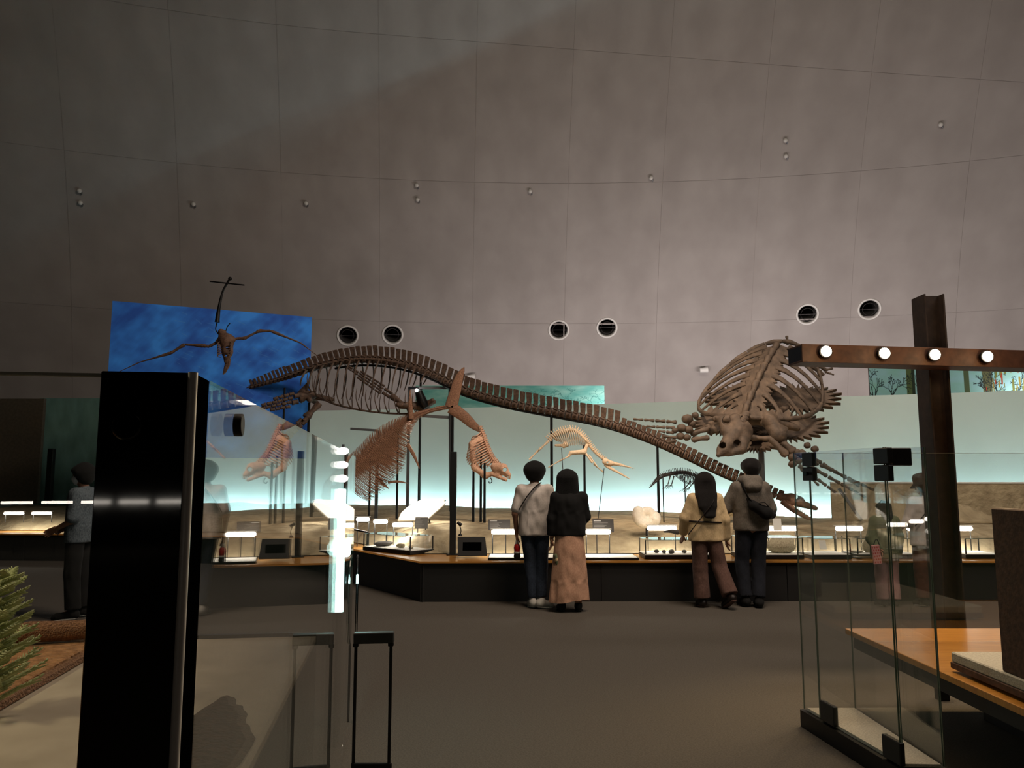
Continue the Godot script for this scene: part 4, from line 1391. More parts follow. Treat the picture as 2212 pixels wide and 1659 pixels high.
func turtle() -> void:
	var o := thing("giant_turtle_skeleton", "giant brown sea turtle skeleton with open ribbed shell, hanging at the right", "skeleton", Vector3(3.9, 0.8, -12))
	var c := at(1648, 832, 12.0)
	var a := Vector3(0.50, 0.72, -0.48).normalized()          # head to tail
	var b := Vector3(0.85, -0.10, 0.50).normalized()
	var n := Vector3(-0.20, 0.75, 0.63).normalized()
	var L := 0.98
	var W := 1.06
	var sh := func(u: float, v: float) -> Vector3:            # u, v from -1 to 1 on the shell
		return c + a * (u * L) + b * (v * (0.98 if v < 0.0 else 0.86)) + n * (0.22 - 0.50 * v * v - 0.15 * u * u)
	# rim
	var rim := []
	for i in 41:
		var t := TAU * i / 40.0 + PI / 2
		var uu := sin(t)
		rim.append(sh.call(uu * (1.0 if uu > 0 else 0.86), cos(t) * (1.0 - 0.16 * maxf(uu, 0.0))))
	for i in 20:
		part("rim_bone", Shape.new().tube([rim[i * 2], rim[i * 2].lerp(rim[i * 2 + 1], 0.5), rim[i * 2 + 1], rim[i * 2 + 1].lerp(rim[i * 2 + 2], 0.6), rim[i * 2 + 2].lerp(rim[i * 2 + 1], 0.04)], [0.030, 0.036, 0.040, 0.036, 0.030], 8, 0.7), M.bone_turtle, o)
	# the broad jagged middle plates along the back
	for i in 8:
		var u0 := -0.84 + 1.62 * i / 8.0
		var u1 := u0 + 1.62 / 8.0
		var w := 0.25 - 0.012 * absf(i - 3.0) * (1.6 if i > 4 else 1.0)
		var s := Shape.new()
		for sg in [-1.0, 1.0]:
			var jag := PackedVector3Array()
			var inner := PackedVector3Array()
			for k in 7:
				var f := lerpf(u0, u1, k / 6.0)
				jag.append(sh.call(f, sg * (w + (0.05 if k % 2 else -0.02))))
				inner.append(sh.call(f, 0.0) + n * 0.05)
			for k in 6:
				var nn = (n + b * sg * 0.3).normalized()
				s.quad(inner[k], inner[k + 1], jag[k + 1], jag[k], nn)
				s.quad(inner[k] - n * 0.05, inner[k + 1] - n * 0.05, jag[k + 1] - n * 0.03, jag[k] - n * 0.03, -nn)
				s.quad(jag[k], jag[k + 1], jag[k + 1] - n * 0.03, jag[k] - n * 0.03, b * sg)
		part("back_plate", s, M.bone_turtle, o)
		part("keel_bone", Shape.new().tube([sh.call(u0 + 0.01, 0.0) + n * 0.05, sh.call((u0 + u1) / 2, 0.0) + n * 0.085, sh.call(u1 - 0.01, 0.0) + n * 0.05], [0.04, 0.055, 0.04], 8), M.bone_turtle, o)
	# ribs: eight on each side, broad at the root, meeting the rim
	for i in 8:
		var u0 := -0.70 + 1.40 * i / 7.0
		for sg in [-1.0, 1.0]:
			var u1 := clampf(u0 * 1.06 - 0.17, -0.80, 0.95)
			var v1 := sqrt(maxf(0.02, 1.0 - pow(u1 / (1.0 if u1 > 0.0 else 0.86), 2.0))) * (1.0 - 0.16 * maxf(u1, 0.0))
			var pts := []
			for k in 6:
				var f := k / 5.0
				pts.append(sh.call(lerpf(u0 + 0.08, u1, pow(f, 1.3)), sg * lerpf(0.18, v1, f)))
			part("rib", Shape.new().tube(pts, [0.066, 0.050, 0.039, 0.034, 0.030, 0.024], 8, 0.55, a), M.bone_turtle, o)
	# the broad plate along the front edge of the shell
	for sg in [-1.0, 1.0]:
		var fp := Shape.new()
		for k in 10:
			var v0: float = sg * (0.12 + 0.055 * k)
			var v2: float = sg * (0.12 + 0.055 * (k + 1))
			var f0 := -0.86 * sqrt(1.0 - v0 * v0)
			var f1 := -0.86 * sqrt(1.0 - v2 * v2)
			var j0 := f0 + 0.11 + (0.05 if k % 2 else -0.02)
			var j1 := f1 + 0.11 + (-0.02 if k % 2 else 0.05)
			var nn: Vector3 = n
			fp.quad(sh.call(f0, v0) + n * 0.015, sh.call(f1, v2) + n * 0.015, sh.call(j1, v2) + n * 0.015, sh.call(j0, v0) + n * 0.015, nn)
			fp.quad(sh.call(f0, v0) - n * 0.02, sh.call(f1, v2) - n * 0.02, sh.call(j1, v2) - n * 0.02, sh.call(j0, v0) - n * 0.02, -nn)
			fp.quad(sh.call(j0, v0) + n * 0.015, sh.call(j1, v2) + n * 0.015, sh.call(j1, v2) - n * 0.02, sh.call(j0, v0) - n * 0.02, a)
		part("front_plate", fp, M.bone_turtle, o)
	# spiky belly plates below
	for e in [[-0.40, -0.42, 0.30], [-0.42, 0.44, 0.32], [0.20, -0.40, 0.30], [0.22, 0.42, 0.34], [-0.78, 0.10, 0.22]]:
		var poly := PackedVector2Array()
		var m := 60
		for k in m:
			var t := TAU * k / m
			var r: float = e[2] * (1.0 + (0.24 + 0.10 * sin(k * 2.7) if k % 2 else -0.12)) * (1.0 + 0.25 * cos(2.0 * t))
			poly.append(Vector2(cos(t) * r * 1.15, sin(t) * r))
		part("belly_plate", Shape.new().prism(poly, 0.05, Transform3D(Basis(b, a, n), c + a * (e[0] * L) + b * (e[1] * W) - n * 0.42)), M.bone_turtle, o)
	# shoulder girdle and neck
	var s0 := at(1600, 905, 11.7)
	var g := Shape.new()
	nets(g, [[s0, at(1660, 905, 11.5), 0.10, 0.09], [at(1660, 905, 11.5), at(1722, 925, 11.5), 0.10, 0.05], [s0, at(1545, 905, 11.7), 0.09, 0.05], [at(1620, 880, 11.8), at(1665, 860, 12.0), 0.07, 0.04], [at(1660, 905, 11.5), at(1700, 880, 11.9), 0.07, 0.05], [at(1665, 915, 11.4), at(1682, 940, 11.3), 0.10, 0.12]], 0.028, 0.09)
	part("shoulder_girdle", g, M.bone_turtle, o)
	var nk := even([sh.call(-0.8, 0.0) - n * 0.05, at(1610, 895, 11.5), at(1597, 925, 11.3)], 7)
	for i in 7:
		part("neck_vertebra", Shape.new().blob(Transform3D(Basis(Vector3.UP, i * 0.4), nk[i]), Vector3(0.07, 0.055, 0.08), 6, 9, 0.12, i), M.bone_turtle, o)
	# skull: hooked beak down to the left, eye and nose holes
	var q0 := at(1597, 925, 11.2)
	var q1 := at(1562, 972, 10.95)
	var sk := Shape.new()
	nets(sk, [[at(1588, 908, 11.25), q0, 0.10, 0.14], [q0, q1, 0.15, 0.085], [q1, at(1552, 983, 10.9), 0.075, 0.035], [q0 + Vector3(0.06, -0.05, 0), at(1602, 968, 11.0), 0.13, 0.07], [at(1562, 908, 11.25), at(1570, 930, 11.15), 0.07, 0.09], [at(1602, 972, 11.0), at(1575, 980, 10.95), 0.055, 0.04], [at(1600, 902, 11.4), at(1616, 930, 11.3), 0.05, 0.07], [at(1548, 902, 11.3), at(1562, 912, 11.25), 0.03, 0.06]], 0.015, 0.045, [[at(1558, 964, 10.78), at(1562, 962, 11.0), 0.05, 0.045], [at(1594, 961, 10.76), at(1592, 958, 11.0), 0.055, 0.05], [at(1568, 912, 11.0), at(1570, 905, 11.4), 0.06, 0.05], [at(1608, 905, 11.0), at(1606, 905, 11.4), 0.05, 0.05]])
	part("skull", sk, M.bone_turtle, o)
	# left front flipper, stretched to the left
	var li := [[[1545, 925, 11.8], [1530, 935, 11.8], 0.10, 0.07], [[1532, 925, 11.7], [1492, 938, 11.7], 0.05, 0.05], [[1532, 945, 11.7], [1494, 950, 11.7], 0.045, 0.05], [[1526, 918, 11.7], [1532, 926, 11.7], 0.05, 0.06]]
	for e in li:
		var p := at(e[0][0], e[0][1], e[0][2])
		var q := at(e[1][0], e[1][1], e[1][2])
		part("limb_bone", Shape.new().tube([p, p.lerp(q, 0.12), p.lerp(q, 0.5), p.lerp(q, 0.88), q], [e[2] * 0.6, e[2], e[3] * 0.62, e[3], e[3] * 0.6], 9), M.bone_turtle, o)
	var kk := 0
	for e in [[1485, 905, 0.085], [1502, 897, 0.055], [1472, 925, 0.075], [1488, 928, 0.07], [1470, 942, 0.065], [1484, 945, 0.06], [1458, 930, 0.05], [1494, 915, 0.06]]:
		part("wrist_bone", Shape.new().blob(Transform3D(Basis(), at(e[0], e[1], 11.65)), Vector3(e[2], e[2] * 0.85, e[2]), 7, 9, 0.10, kk), M.bone_turtle, o)
		kk += 1
	for e in [[1462, 912, 1366, 905, 4, 0.034], [1458, 924, 1395, 921, 3, 0.032], [1456, 935, 1420, 931, 2, 0.03], [1462, 945, 1430, 942, 1, 0.03], [1458, 952, 1440, 956, 1, 0.028]]:
		finger(o, at(e[0], e[1], 11.65), at(e[2], e[3], 11.7), e[4], e[5], M.bone_turtle)
	# right front flipper, hanging to the lower right
	for e in [[[1655, 900, 11.4], [1690, 942, 11.3], 0.11, 0.14], [[1664, 946, 11.3], [1700, 985, 11.2], 0.055, 0.065], [[1684, 950, 11.3], [1716, 978, 11.2], 0.06, 0.07], [[1620, 945, 11.4], [1672, 948, 11.3], 0.045, 0.05]]:
		var p := at(e[0][0], e[0][1], e[0][2])
		var q := at(e[1][0], e[1][1], e[1][2])
		part("limb_bone", Shape.new().tube([p, p.lerp(q, 0.12), p.lerp(q, 0.5), p.lerp(q, 0.88), q], [e[2] * 0.6, e[2], e[3] * 0.62, e[3], e[3] * 0.6], 9), M.bone_turtle, o)
	for e in [[1712, 988, 0.07], [1712, 1002, 0.06], [1724, 995, 0.06], [1732, 980, 0.07], [1744, 962, 0.05], [1760, 970, 0.055], [1722, 978, 0.06]]:
		part("wrist_bone", Shape.new().blob(Transform3D(Basis(), at(e[0], e[1], 11.2)), Vector3(e[2], e[2] * 0.9, e[2]), 7, 9, 0.10, kk), M.bone_turtle, o)
		kk += 1
	for e in [[1725, 1005, 1808, 1066, 4, 0.036], [1735, 1000, 1872, 1076, 5, 0.038], [1742, 990, 1890, 1060, 5, 0.036], [1750, 985, 1858, 1052, 4, 0.034], [1730, 1012, 1770, 1050, 2, 0.03]]:
		finger(o, at(e[0], e[1], 11.2), at(e[2], e[3], 11.0), e[4], e[5], M.bone_turtle)
	# hind foot at the far end
	for e in [[1768, 790, 1785, 800, 1, 0.04], [1770, 800, 1780, 812, 1, 0.035], [1782, 800, 1800, 795, 1, 0.026], [1782, 803, 1802, 810, 2, 0.026], [1745, 790, 1770, 800, 1, 0.05]]:
		finger(o, at(e[0], e[1], 12.6), at(e[2], e[3], 12.6), e[4], e[5], M.bone_turtle)
	finger(o, at(1702, 745, 12.7), at(1699, 724, 12.7), 1, 0.03, M.bone_turtle)
	part("support_pole", Shape.new().tube([at(1643, 945, 11.9), Vector3(at(1643, 945, 11.9).x, 0.8, -11.9)], 0.045, 12), M.grey_steel, o)

func finger(o: Node3D, p: Vector3, q: Vector3, n: int, r: float, mat: Material) -> void:
	for i in n:
		var a := p.lerp(q, float(i) / n)
		var b := p.lerp(q, (i + 0.94) / n)
		var k := r * (1.0 - 0.45 * i / n)
		part("finger_bone", Shape.new().tube([a, a.lerp(b, 0.1), a.lerp(b, 0.5), a.lerp(b, 0.9), b], [k * 0.6, k, k * 0.58, k * 0.9, k * 0.5], 7), mat, o)

func fish_and_diver() -> void:
	var o := thing("giant_fish_skeleton", "big reddish brown fish skeleton with forked tail, below the long-necked reptile", "skeleton", Vector3(-2.2, 0.8, -13.6))
	var ctrl := px_path([[972, 878, 13.6], [930, 887, 13.6], [880, 908, 13.5], [830, 945, 13.4], [790, 985, 13.3], [755, 1018, 13.2], [730, 1038, 13.1]])
	var p := even(ctrl, 60)
	var vm := [vertebra(0.6, 0.5, 0.2, 0.3)]
	lay_spine(o, p, vm, M.bone_red, Vector3.UP, func(f): return lerpf(0.04, 0.09, f), func(f): return lerpf(0.04, 0.09, f))
	p = even(ctrl, 118)
	for i in range(5, 115):
		var f := i / 117.0
		var d: Vector3 = (p[mini(i + 1, 117)] - p[i - 1]).normalized()
		var up := d.cross(Vector3.BACK).normalized()
		if up.y < 0.0: up = -up
		for sg in [-1.0, 1.0]:
			var jit := rng.randf_range(0.94, 1.06)
			var z := Vector3(0, 0, sg * 0.05)
			var ht := (0.03 + 0.17 * smoothstep(0.15, 0.65, f)) * jit
			rib(o, [p[i] + z * 0.3, p[i] + up * ht * 0.5 - d * 0.04 + z * 0.6, p[i] + up * ht - d * 0.11], [0.0065, 0.0055, 0.003], M.bone_red, "upper_ray", 1.0)
			var hb := (0.035 + 0.56 * smoothstep(0.22, 0.72, f)) * jit
			rib(o, [p[i] + z * 0.3, p[i] - up * hb * 0.35 - d * 0.015 + z * 1.6, p[i] - up * hb * 0.72 - d * 0.05 + z * 1.8, p[i] - up * hb - d * 0.10 + z * 0.5], [0.008, 0.0075, 0.006, 0.003], M.bone_red, "belly_ray", 1.0)
	var t0 := at(974, 880, 13.6)
	for e in [[[974, 880], [985, 840], [992, 815], [1003, 793]], [[974, 880], [1000, 898], [1022, 918], [1043, 934]]]:
		var pts := []
		for q in e: pts.append(at(q[0], q[1], 13.6))
		part("tail_lobe", Shape.new().tube(spline(pts, 9), [0.11, 0.11, 0.10, 0.095, 0.088, 0.078, 0.062, 0.038, 0.006], 9, 0.35, in_plane(pts)), M.bone_red, o)
	for e in [[[888, 905], [886, 870], [886, 842], 0.045], [[880, 960], [895, 985], [906, 1012], 0.035], [[815, 1030], [828, 1045], [840, 1056], 0.03], [[838, 1042], [860, 1040], [880, 1044], 0.025], [[760, 1010], [748, 990], [745, 972], 0.03]]:
		var pts := []
		for k in 3: pts.append(at(e[k][0], e[k][1], 13.4))
		part("fin", Shape.new().tube(spline(pts, 6), spread([e[3], e[3] * 0.8, 0.006], 6), 8, 0.3, in_plane(pts)), M.bone_red, o)
	var hd := Shape.new()
	nets(hd, [[at(738, 1032, 13.1), at(715, 1052, 13.0), 0.17, 0.12], [at(715, 1052, 13.0), at(700, 1072, 12.95), 0.11, 0.05], [at(728, 1055, 13.0), at(705, 1085, 12.95), 0.10, 0.05]], 0.025, 0.06, [[at(722, 1044, 12.8), at(722, 1044, 13.2), 0.04, 0.04]])
	part("skull", hd, M.bone_red, o)
	rod(o, 907, 896, 13.55, 0.83)
	rod(o, 860, 930, 13.45, 0.83)
	rod(o, 800, 985, 13.3, 0.83)
	# small reptile diving to the right
	var v := thing("diving_reptile_skeleton", "short pale pink reptile skeleton diving head-down, right of the fish tail", "skeleton", Vector3(-0.6, 0.8, -12.4))
	var sp := even(px_path([[1036, 924, 12.8], [1044, 945, 12.7], [1050, 965, 12.6], [1058, 985, 12.5], [1068, 1000, 12.4], [1078, 1010, 12.35]]), 20)
	lay_spine(v, sp, [vertebra(0.5, 0.5, 0.4)], M.bone_rose, Vector3(0.8, 0.5, 0).normalized(), func(f): return 0.07 + 0.03 * f, func(f): return 0.06 + 0.03 * f)
	for i in range(2, 18):
		var f := i / 19.0
		var big := sin(PI * clampf(f * 0.95 + 0.08, 0, 1))
		for sg in [-1.0, 1.0]:
			var q: Vector3 = sp[i]
			rib(v, [q + Vector3(0, 0, sg * 0.05), q + Vector3(-0.10 * big, -0.06, sg * (0.06 + 0.16 * big)), q + Vector3(-0.24 * big, -0.15 * big, sg * (0.05 + 0.17 * big)), q + Vector3(-0.30 * big, -0.24 * big, sg * 0.06)], [0.010, 0.011, 0.009, 0.005], M.bone_rose)
	var sh := Shape.new()
	nets(sh, [[at(1020, 960, 12.5), at(1021, 985, 12.45), 0.05, 0.04], [at(1021, 985, 12.45), at(1026, 1010, 12.4), 0.04, 0.05], [at(1026, 1010, 12.4), at(1048, 1028, 12.35), 0.05, 0.045], [at(1048, 1028, 12.35), at(1066, 1022, 12.3), 0.04, 0.04], [at(1020, 960, 12.5), at(1036, 950, 12.6), 0.05, 0.06]], 0.018, 0.05)
	part("breast_bone", sh, M.bone_rose, v)
	var sk := Shape.new()
	nets(sk, [[at(1068, 1008, 12.3), at(1086, 1012, 12.25), 0.06, 0.075], [at(1086, 1012, 12.25), at(1100, 1026, 12.2), 0.075, 0.03], [at(1064, 1024, 12.3), at(1093, 1037, 12.2), 0.035, 0.025], [at(1072, 1014, 12.3), at(1078, 1024, 12.28), 0.06, 0.05], [at(1090, 1022, 12.25), at(1101, 1033, 12.2), 0.04, 0.015]], 0.012, 0.03, [[at(1091, 1015, 12.05), at(1090, 1014, 12.4), 0.032, 0.032], [at(1102, 1031, 12.0), at(1094, 1030, 12.4), 0.02, 0.014]])
	part("skull", sk, M.bone_rose, v)
	teeth_row(v, at(1096, 1030, 12.16), at(1102, 1030, 12.16), Vector3.DOWN, 3, 0.03, M.bone_pale)
	rod(v, 1023, 990, 12.5, 0.83, 0.017)
	rod(v, 1039, 985, 12.45, 0.83, 0.017)
	rod(v, 1047, 1000, 12.2, 0.83, 0.017)
	part("hook", Shape.new().tube(spline([at(1060, 1032, 12.3), at(1063, 1040, 12.3), at(1058, 1044, 12.3), at(1056, 1040, 12.3)], 8), 0.008, 6), M.black_metal, v)

func in_plane(pts: Array) -> Vector3:                   # across the run of the points, facing sideways
	var d: Vector3 = pts[pts.size() - 1] - pts[0]
	return Vector3(-d.y, d.x, 0).normalized()

func bird_skeleton() -> void:
	var o := thing("toothed_bird_skeleton", "pale bone diving bird skeleton with long open toothed beak, mid-air in the centre", "skeleton", Vector3(0.8, 0.8, -13))
	var sp := even(px_path([[1188, 950, 13.0], [1200, 938, 13.0], [1222, 930, 13.0], [1243, 930, 13.0], [1260, 944, 13.0], [1276, 966, 12.95], [1292, 983, 12.9], [1306, 994, 12.85]]), 34)
	lay_spine(o, sp, [vertebra(0.9, 0.4, 0.3)], M.bone_pale, Vector3.UP, func(f): return 0.055, func(f): return 0.075 - 0.03 * f)
	for i in range(2, 22):
		var p: Vector3 = sp[i]
		var big := sin(PI * clampf(i / 22.0, 0, 1))
		for sg in [-1.0, 1.0]:
			rib(o, [p + Vector3(0, 0, sg * 0.03), p + Vector3(0.02, -0.07 * big, sg * (0.03 + 0.10 * big)), p + Vector3(0.05, -0.20 * big, sg * (0.02 + 0.09 * big)), p + Vector3(0.07, -0.26 * big, sg * 0.02)], [0.010, 0.010, 0.008, 0.005], M.bone_pale)
	var st := Shape.new()
	nets(st, [[at(1200, 962, 13.0), at(1225, 962, 13.0), 0.02, 0.03], [at(1222, 956, 13.0), at(1218, 966, 13.0), 0.025, 0.02], [at(1234, 978, 12.95), at(1262, 976, 12.95), 0.035, 0.04], [at(1262, 976, 12.95), at(1268, 962, 12.95), 0.035, 0.03], [at(1234, 978, 12.95), at(1228, 984, 12.95), 0.02, 0.02]], 0.014, 0.03)
	part("breast_bone", st, M.bone_pale, o)
	for e in [[[1186, 952], [1164, 972], 0.024], [[1164, 972], [1143, 993], 0.02], [[1232, 984], [1208, 996], 0.017], [[1208, 996], [1184, 1010], 0.013], [[1264, 978], [1280, 1000], 0.022], [[1272, 982], [1290, 1008], 0.014], [[1282, 1002], [1305, 1021], 0.015]]:
		var p := at(e[0][0], e[0][1], 12.95)
		var q := at(e[1][0], e[1][1], 12.9)
		part("limb_bone", Shape.new().tube([p, p.lerp(q, 0.1), p.lerp(q, 0.5), p.lerp(q, 0.9), q], [e[2] * 0.6, e[2], e[2] * 0.6, e[2] * 0.95, e[2] * 0.4], 7), M.bone_pale, o)
	var sk := Shape.new()
	var k0 := at(1308, 997, 12.8)
	nets(sk, [[k0, at(1318, 1001, 12.8), 0.055, 0.045], [at(1318, 1000, 12.8), at(1340, 1004, 12.8), 0.038, 0.022], [at(1340, 1004, 12.8), at(1371, 1012, 12.75), 0.02, 0.006]], 0.010, 0.02, [[at(1312, 999, 12.6), at(1312, 999, 13.0), 0.016, 0.016]])
	part("skull", sk, M.bone_pale, o)
	part("lower_jaw", Shape.new().tube(spline([at(1306, 1003, 12.8), at(1320, 1012, 12.8), at(1342, 1024, 12.78), at(1361, 1035, 12.75)], 9), [0.025, 0.028, 0.028, 0.024, 0.02, 0.017, 0.014, 0.01, 0.005], 7, 0.6), M.bone_pale, o)
	teeth_row(o, at(1335, 1006, 12.8), at(1368, 1013, 12.76), Vector3.DOWN, 9, 0.014, M.bone_pale)
	teeth_row(o, at(1330, 1016, 12.79), at(1358, 1032, 12.76), Vector3.UP, 9, 0.014, M.bone_pale)
	rod(o, 1262, 962, 12.95, 0.83, 0.018)
	for e in [[1213, 968, 1222, 1110], [1305, 1012, 1292, 1120]]:
		part("stay_wire", Shape.new().tube([at(e[0], e[1], 12.9), at(e[2], e[3], 12.3)], 0.006, 6), M.black_metal, o)

func small_reptile() -> void:
	var o := thing("small_reptile_skeleton", "small dark reptile skeleton on thin rods, left of the woman in the cream blouse", "skeleton", Vector3(2.4, 0.8, -12.3))
	var sp := even(px_path([[1404, 1053, 12.3], [1418, 1040, 12.3], [1432, 1029, 12.3], [1450, 1024, 12.3], [1475, 1021, 12.3], [1498, 1026, 12.3], [1520, 1036, 12.2], [1534, 1043, 12.15]]), 46)
	lay_spine(o, sp, [vertebra(1.0, 0.35, 0.3)], M.bone_grey, Vector3.UP, func(f): return 0.02 + 0.025 * sin(f * PI), func(f): return 0.015 + 0.045 * sin(f * PI))
	for i in range(20, 36):
		var p: Vector3 = sp[i]
		var big := sin(PI * (i - 18) / 20.0)
		for sg in [-1.0, 1.0]:
			rib(o, [p, p + Vector3(0, -0.05 * big, sg * 0.09 * big), p + Vector3(0.01, -0.13 * big, sg * 0.09 * big), p + Vector3(0.02, -0.17 * big, sg * 0.02)], [0.009, 0.009, 0.007, 0.005], M.bone_grey)
	for e in [[[1448, 1028], [1443, 1046], [1440, 1052]], [[1492, 1040], [1482, 1052], [1477, 1058]]]:
		for k in 2:
			var dz := 0.10 * k
			var a := at(e[0][0] + k * 8, e[0][1], 12.3 + dz)
			var b := at(e[1][0] + k * 8, e[1][1], 12.3 + dz)
			var c := at(e[2][0] + k * 8, e[2][1], 12.3 + dz)
			finger(o, a, b, 2, 0.014, M.bone_grey)
			for j in 4:
				finger(o, b, c + Vector3(-0.07 + 0.035 * j, -0.03, 0.01 * j), 2, 0.006, M.bone_grey)
	for e in [[[1404, 1054], [1420, 1036], [1440, 1024]]]:
		part("tail_fin", Shape.new().tube(spline(px_path([[1404, 1053, 12.32], [1424, 1028, 12.32], [1448, 1021, 12.32]]), 9), [0.004, 0.008, 0.01, 0.01, 0.01, 0.01, 0.01, 0.008, 0.004], 6), M.bone_grey, o)
	var sk := Shape.new()
	nets(sk, [[at(1533, 1043, 12.15), at(1543, 1049, 12.1), 0.035, 0.018], [at(1535, 1050, 12.12), at(1543, 1056, 12.1), 0.018, 0.01]], 0.008, 0.015, [[at(1536, 1044, 12.0), at(1536, 1044, 12.3), 0.012, 0.012]])
	part("skull", sk, M.bone_grey, o)
	rod(o, 1479, 1030, 12.3, 0.83, 0.008)
	rod(o, 1432, 1032, 12.3, 0.83, 0.008)

func pterosaur() -> void:
	var o := thing("flying_reptile_skeleton", "brown flying reptile skeleton with long thin wings before the blue screen", "skeleton", Vector3(-5.2, 4.0, -13.6))
	var D := 13.4
	var body := Shape.new()
	nets(body, [[at(478, 722, D), at(489, 735, D), 0.05, 0.12], [at(489, 735, D), at(491, 760, D), 0.12, 0.09], [at(491, 760, D), at(489, 782, D), 0.08, 0.04], [at(482, 729, D), at(470, 738, D), 0.05, 0.04], [at(490, 732, D), at(505, 733, D), 0.05, 0.035]], 0.02, 0.05, [[at(492, 752, D - 0.3), at(490, 752, D + 0.3), 0.028, 0.028], [at(488, 768, D - 0.3), at(489, 768, D + 0.3), 0.02, 0.02]])
	part("trunk", body, M.bone_brown, o)
	for i in 6:
		for sg in [-1.0, 1.0]:
			var p := at(490, 738 + i * 5, D)
			rib(o, [p, p + Vector3(sg * 0.09, -0.02, 0.09), p + Vector3(sg * 0.11, -0.07, 0.12), p + Vector3(sg * 0.04, -0.10, 0.14)], [0.011, 0.012, 0.010, 0.006], M.bone_brown)
	part("leg_bone", Shape.new().tube(px_path([[491, 778, D], [488, 795, D], [482, 809, D]]), [0.03, 0.035, 0.012], 7, 0.5), M.bone_brown, o)
	part("leg_bone", Shape.new().tube(px_path([[496, 775, D], [494, 790, D], [486, 806, D]]), [0.022, 0.02, 0.01], 7), M.bone_brown, o)
	var wings := [[[472, 738], [452, 748, 0.030], [440, 747, 0.035], [400, 744, 0.022], [397, 745, 0.035], [378, 757, 0.024], [370, 762, 0.03], [300, 783, 0.010], [234, 814, 0.005]], [[500, 733], [515, 731, 0.026], [528, 731, 0.032], [548, 721, 0.02], [560, 715, 0.034], [585, 715, 0.024], [590, 717, 0.028], [650, 741, 0.013], [690, 772, 0.006]]]
	for w in wings:
		for i in range(1, w.size()):
			var p := at(w[i - 1][0], w[i - 1][1], D + 0.02)
			var q := at(w[i][0], w[i][1], D + 0.02)
			var r: float = w[i][2]
			var r0: float = w[i - 1][2] if i > 1 else r
			part("wing_bone", Shape.new().tube([p, p.lerp(q, 0.08), p.lerp(q, 0.5), p.lerp(q, 0.92), q], [r0 * 0.8, r0, (r + r0) * 0.4, r, r * 0.7], 7), M.bone_brown, o)
	var hd := Shape.new()
	nets(hd, [[at(477, 716, D), at(484, 718, D), 0.045, 0.04], [at(480, 716, D), at(472, 720, D), 0.03, 0.015]], 0.012, 0.02)
	part("skull", hd, M.bone_brown, o)
	part("hanging_hook", Shape.new().tube(spline(px_path([[472, 722, D], [466, 712, D], [467, 704, D], [469, 696, D]]), 8), 0.010, 6), M.black_metal, o)
	part("hanging_hook", Shape.new().tube(spline(px_path([[487, 718, D], [491, 706, D], [497, 698, D]]), 8), 0.008, 6), M.black_metal, o)
	# the dark hanging rod with a crossbar
	var r := thing("hanging_rod", "dark tapering rod with a thin crossbar above the flying reptile", "rod", at(470, 696, D))
	part("shaft", Shape.new().tube(spline(px_path([[469, 696, D], [473, 665, D], [481, 630, D], [492, 610, D], [497, 601, D]]), 14), spread([0.045, 0.030, 0.018, 0.020, 0.022], 14), 8), M.black_metal, r)
	part("crossbar", Shape.new().tube(px_path([[453, 608, D], [490, 612, D], [528, 616, D]]), 0.012, 7), M.black_metal, r)
	part("ball", Shape.new().blob(Transform3D(Basis(), at(497, 602, D)), Vector3(0.035, 0.035, 0.035)), M.black_metal, r)

# ---------------------------------------------------------------- things on the counter
func print_tex(dark: Color, light: Color, seed_n: int, wide := 96, high := 64) -> ImageTexture:
	var im := Image.create(wide, high, false, Image.FORMAT_RGB8)
	im.fill(dark)
	var rr := RandomNumberGenerator.new()
	rr.seed = seed_n
	im.fill_rect(Rect2i(6, 6, wide / 3, 5), light)
	for k in 7:
		im.fill_rect(Rect2i(6, 18 + k * 6, rr.randi_range(wide / 3, wide - 30), 2), dark.lerp(light, 0.55))
	return ImageTexture.create_from_image(im)

func reading_lamp(px: float, py: float, wide: float, dist: float, ground: float, label: String, energy := 0.16) -> void:
	var c := at(px, py, dist)
	var half := wide / LENS * dist * 0.5
	var o := thing("reading_lamp", label, "lamp", Vector3(c.x, ground, c.z), 0.0, "white tube lamps over the counter displays")
	part("light_tube", Shape.new().tube([c + Vector3(-half, 0, 0), c + Vector3(-half + 0.02, 0, 0), c + Vector3(half - 0.02, 0, 0), c + Vector3(half, 0, 0)], [0.016, 0.030, 0.030, 0.016], 10), M.tube_white, o)
	part("hood", Shape.new().cube(c + Vector3(0, 0.040, -0.012), Vector3(half * 2.0 + 0.02, 0.010, 0.07), 0.003), M.white_body, o)
	for sg in [-1.0, 1.0]:
		part("leg", Shape.new().tube([Vector3(c.x + sg * (half - 0.012), ground, c.z - 0.035), Vector3(c.x + sg * (half - 0.012), c.y + 0.036, c.z - 0.035)], 0.007, 6), M.dark_plate, o)
	var l := AreaLight3D.new()
	l.name = "tube_lamp"
	o.add_child(l, true)
	l.global_transform = Transform3D(Basis(Vector3.RIGHT, Vector3(0, 0.0, -1.0), Vector3(0, 1, 0)), c + Vector3(0, -0.034, 0))
	l.area_size = Vector2(half * 2.0, 0.05)
	l.light_color = Color(1.0, 0.97, 0.90)
	l.light_energy = energy * 2.4
	l.area_normalize_energy = true
	l.area_range = 20.0
	l.shadow_enabled = true

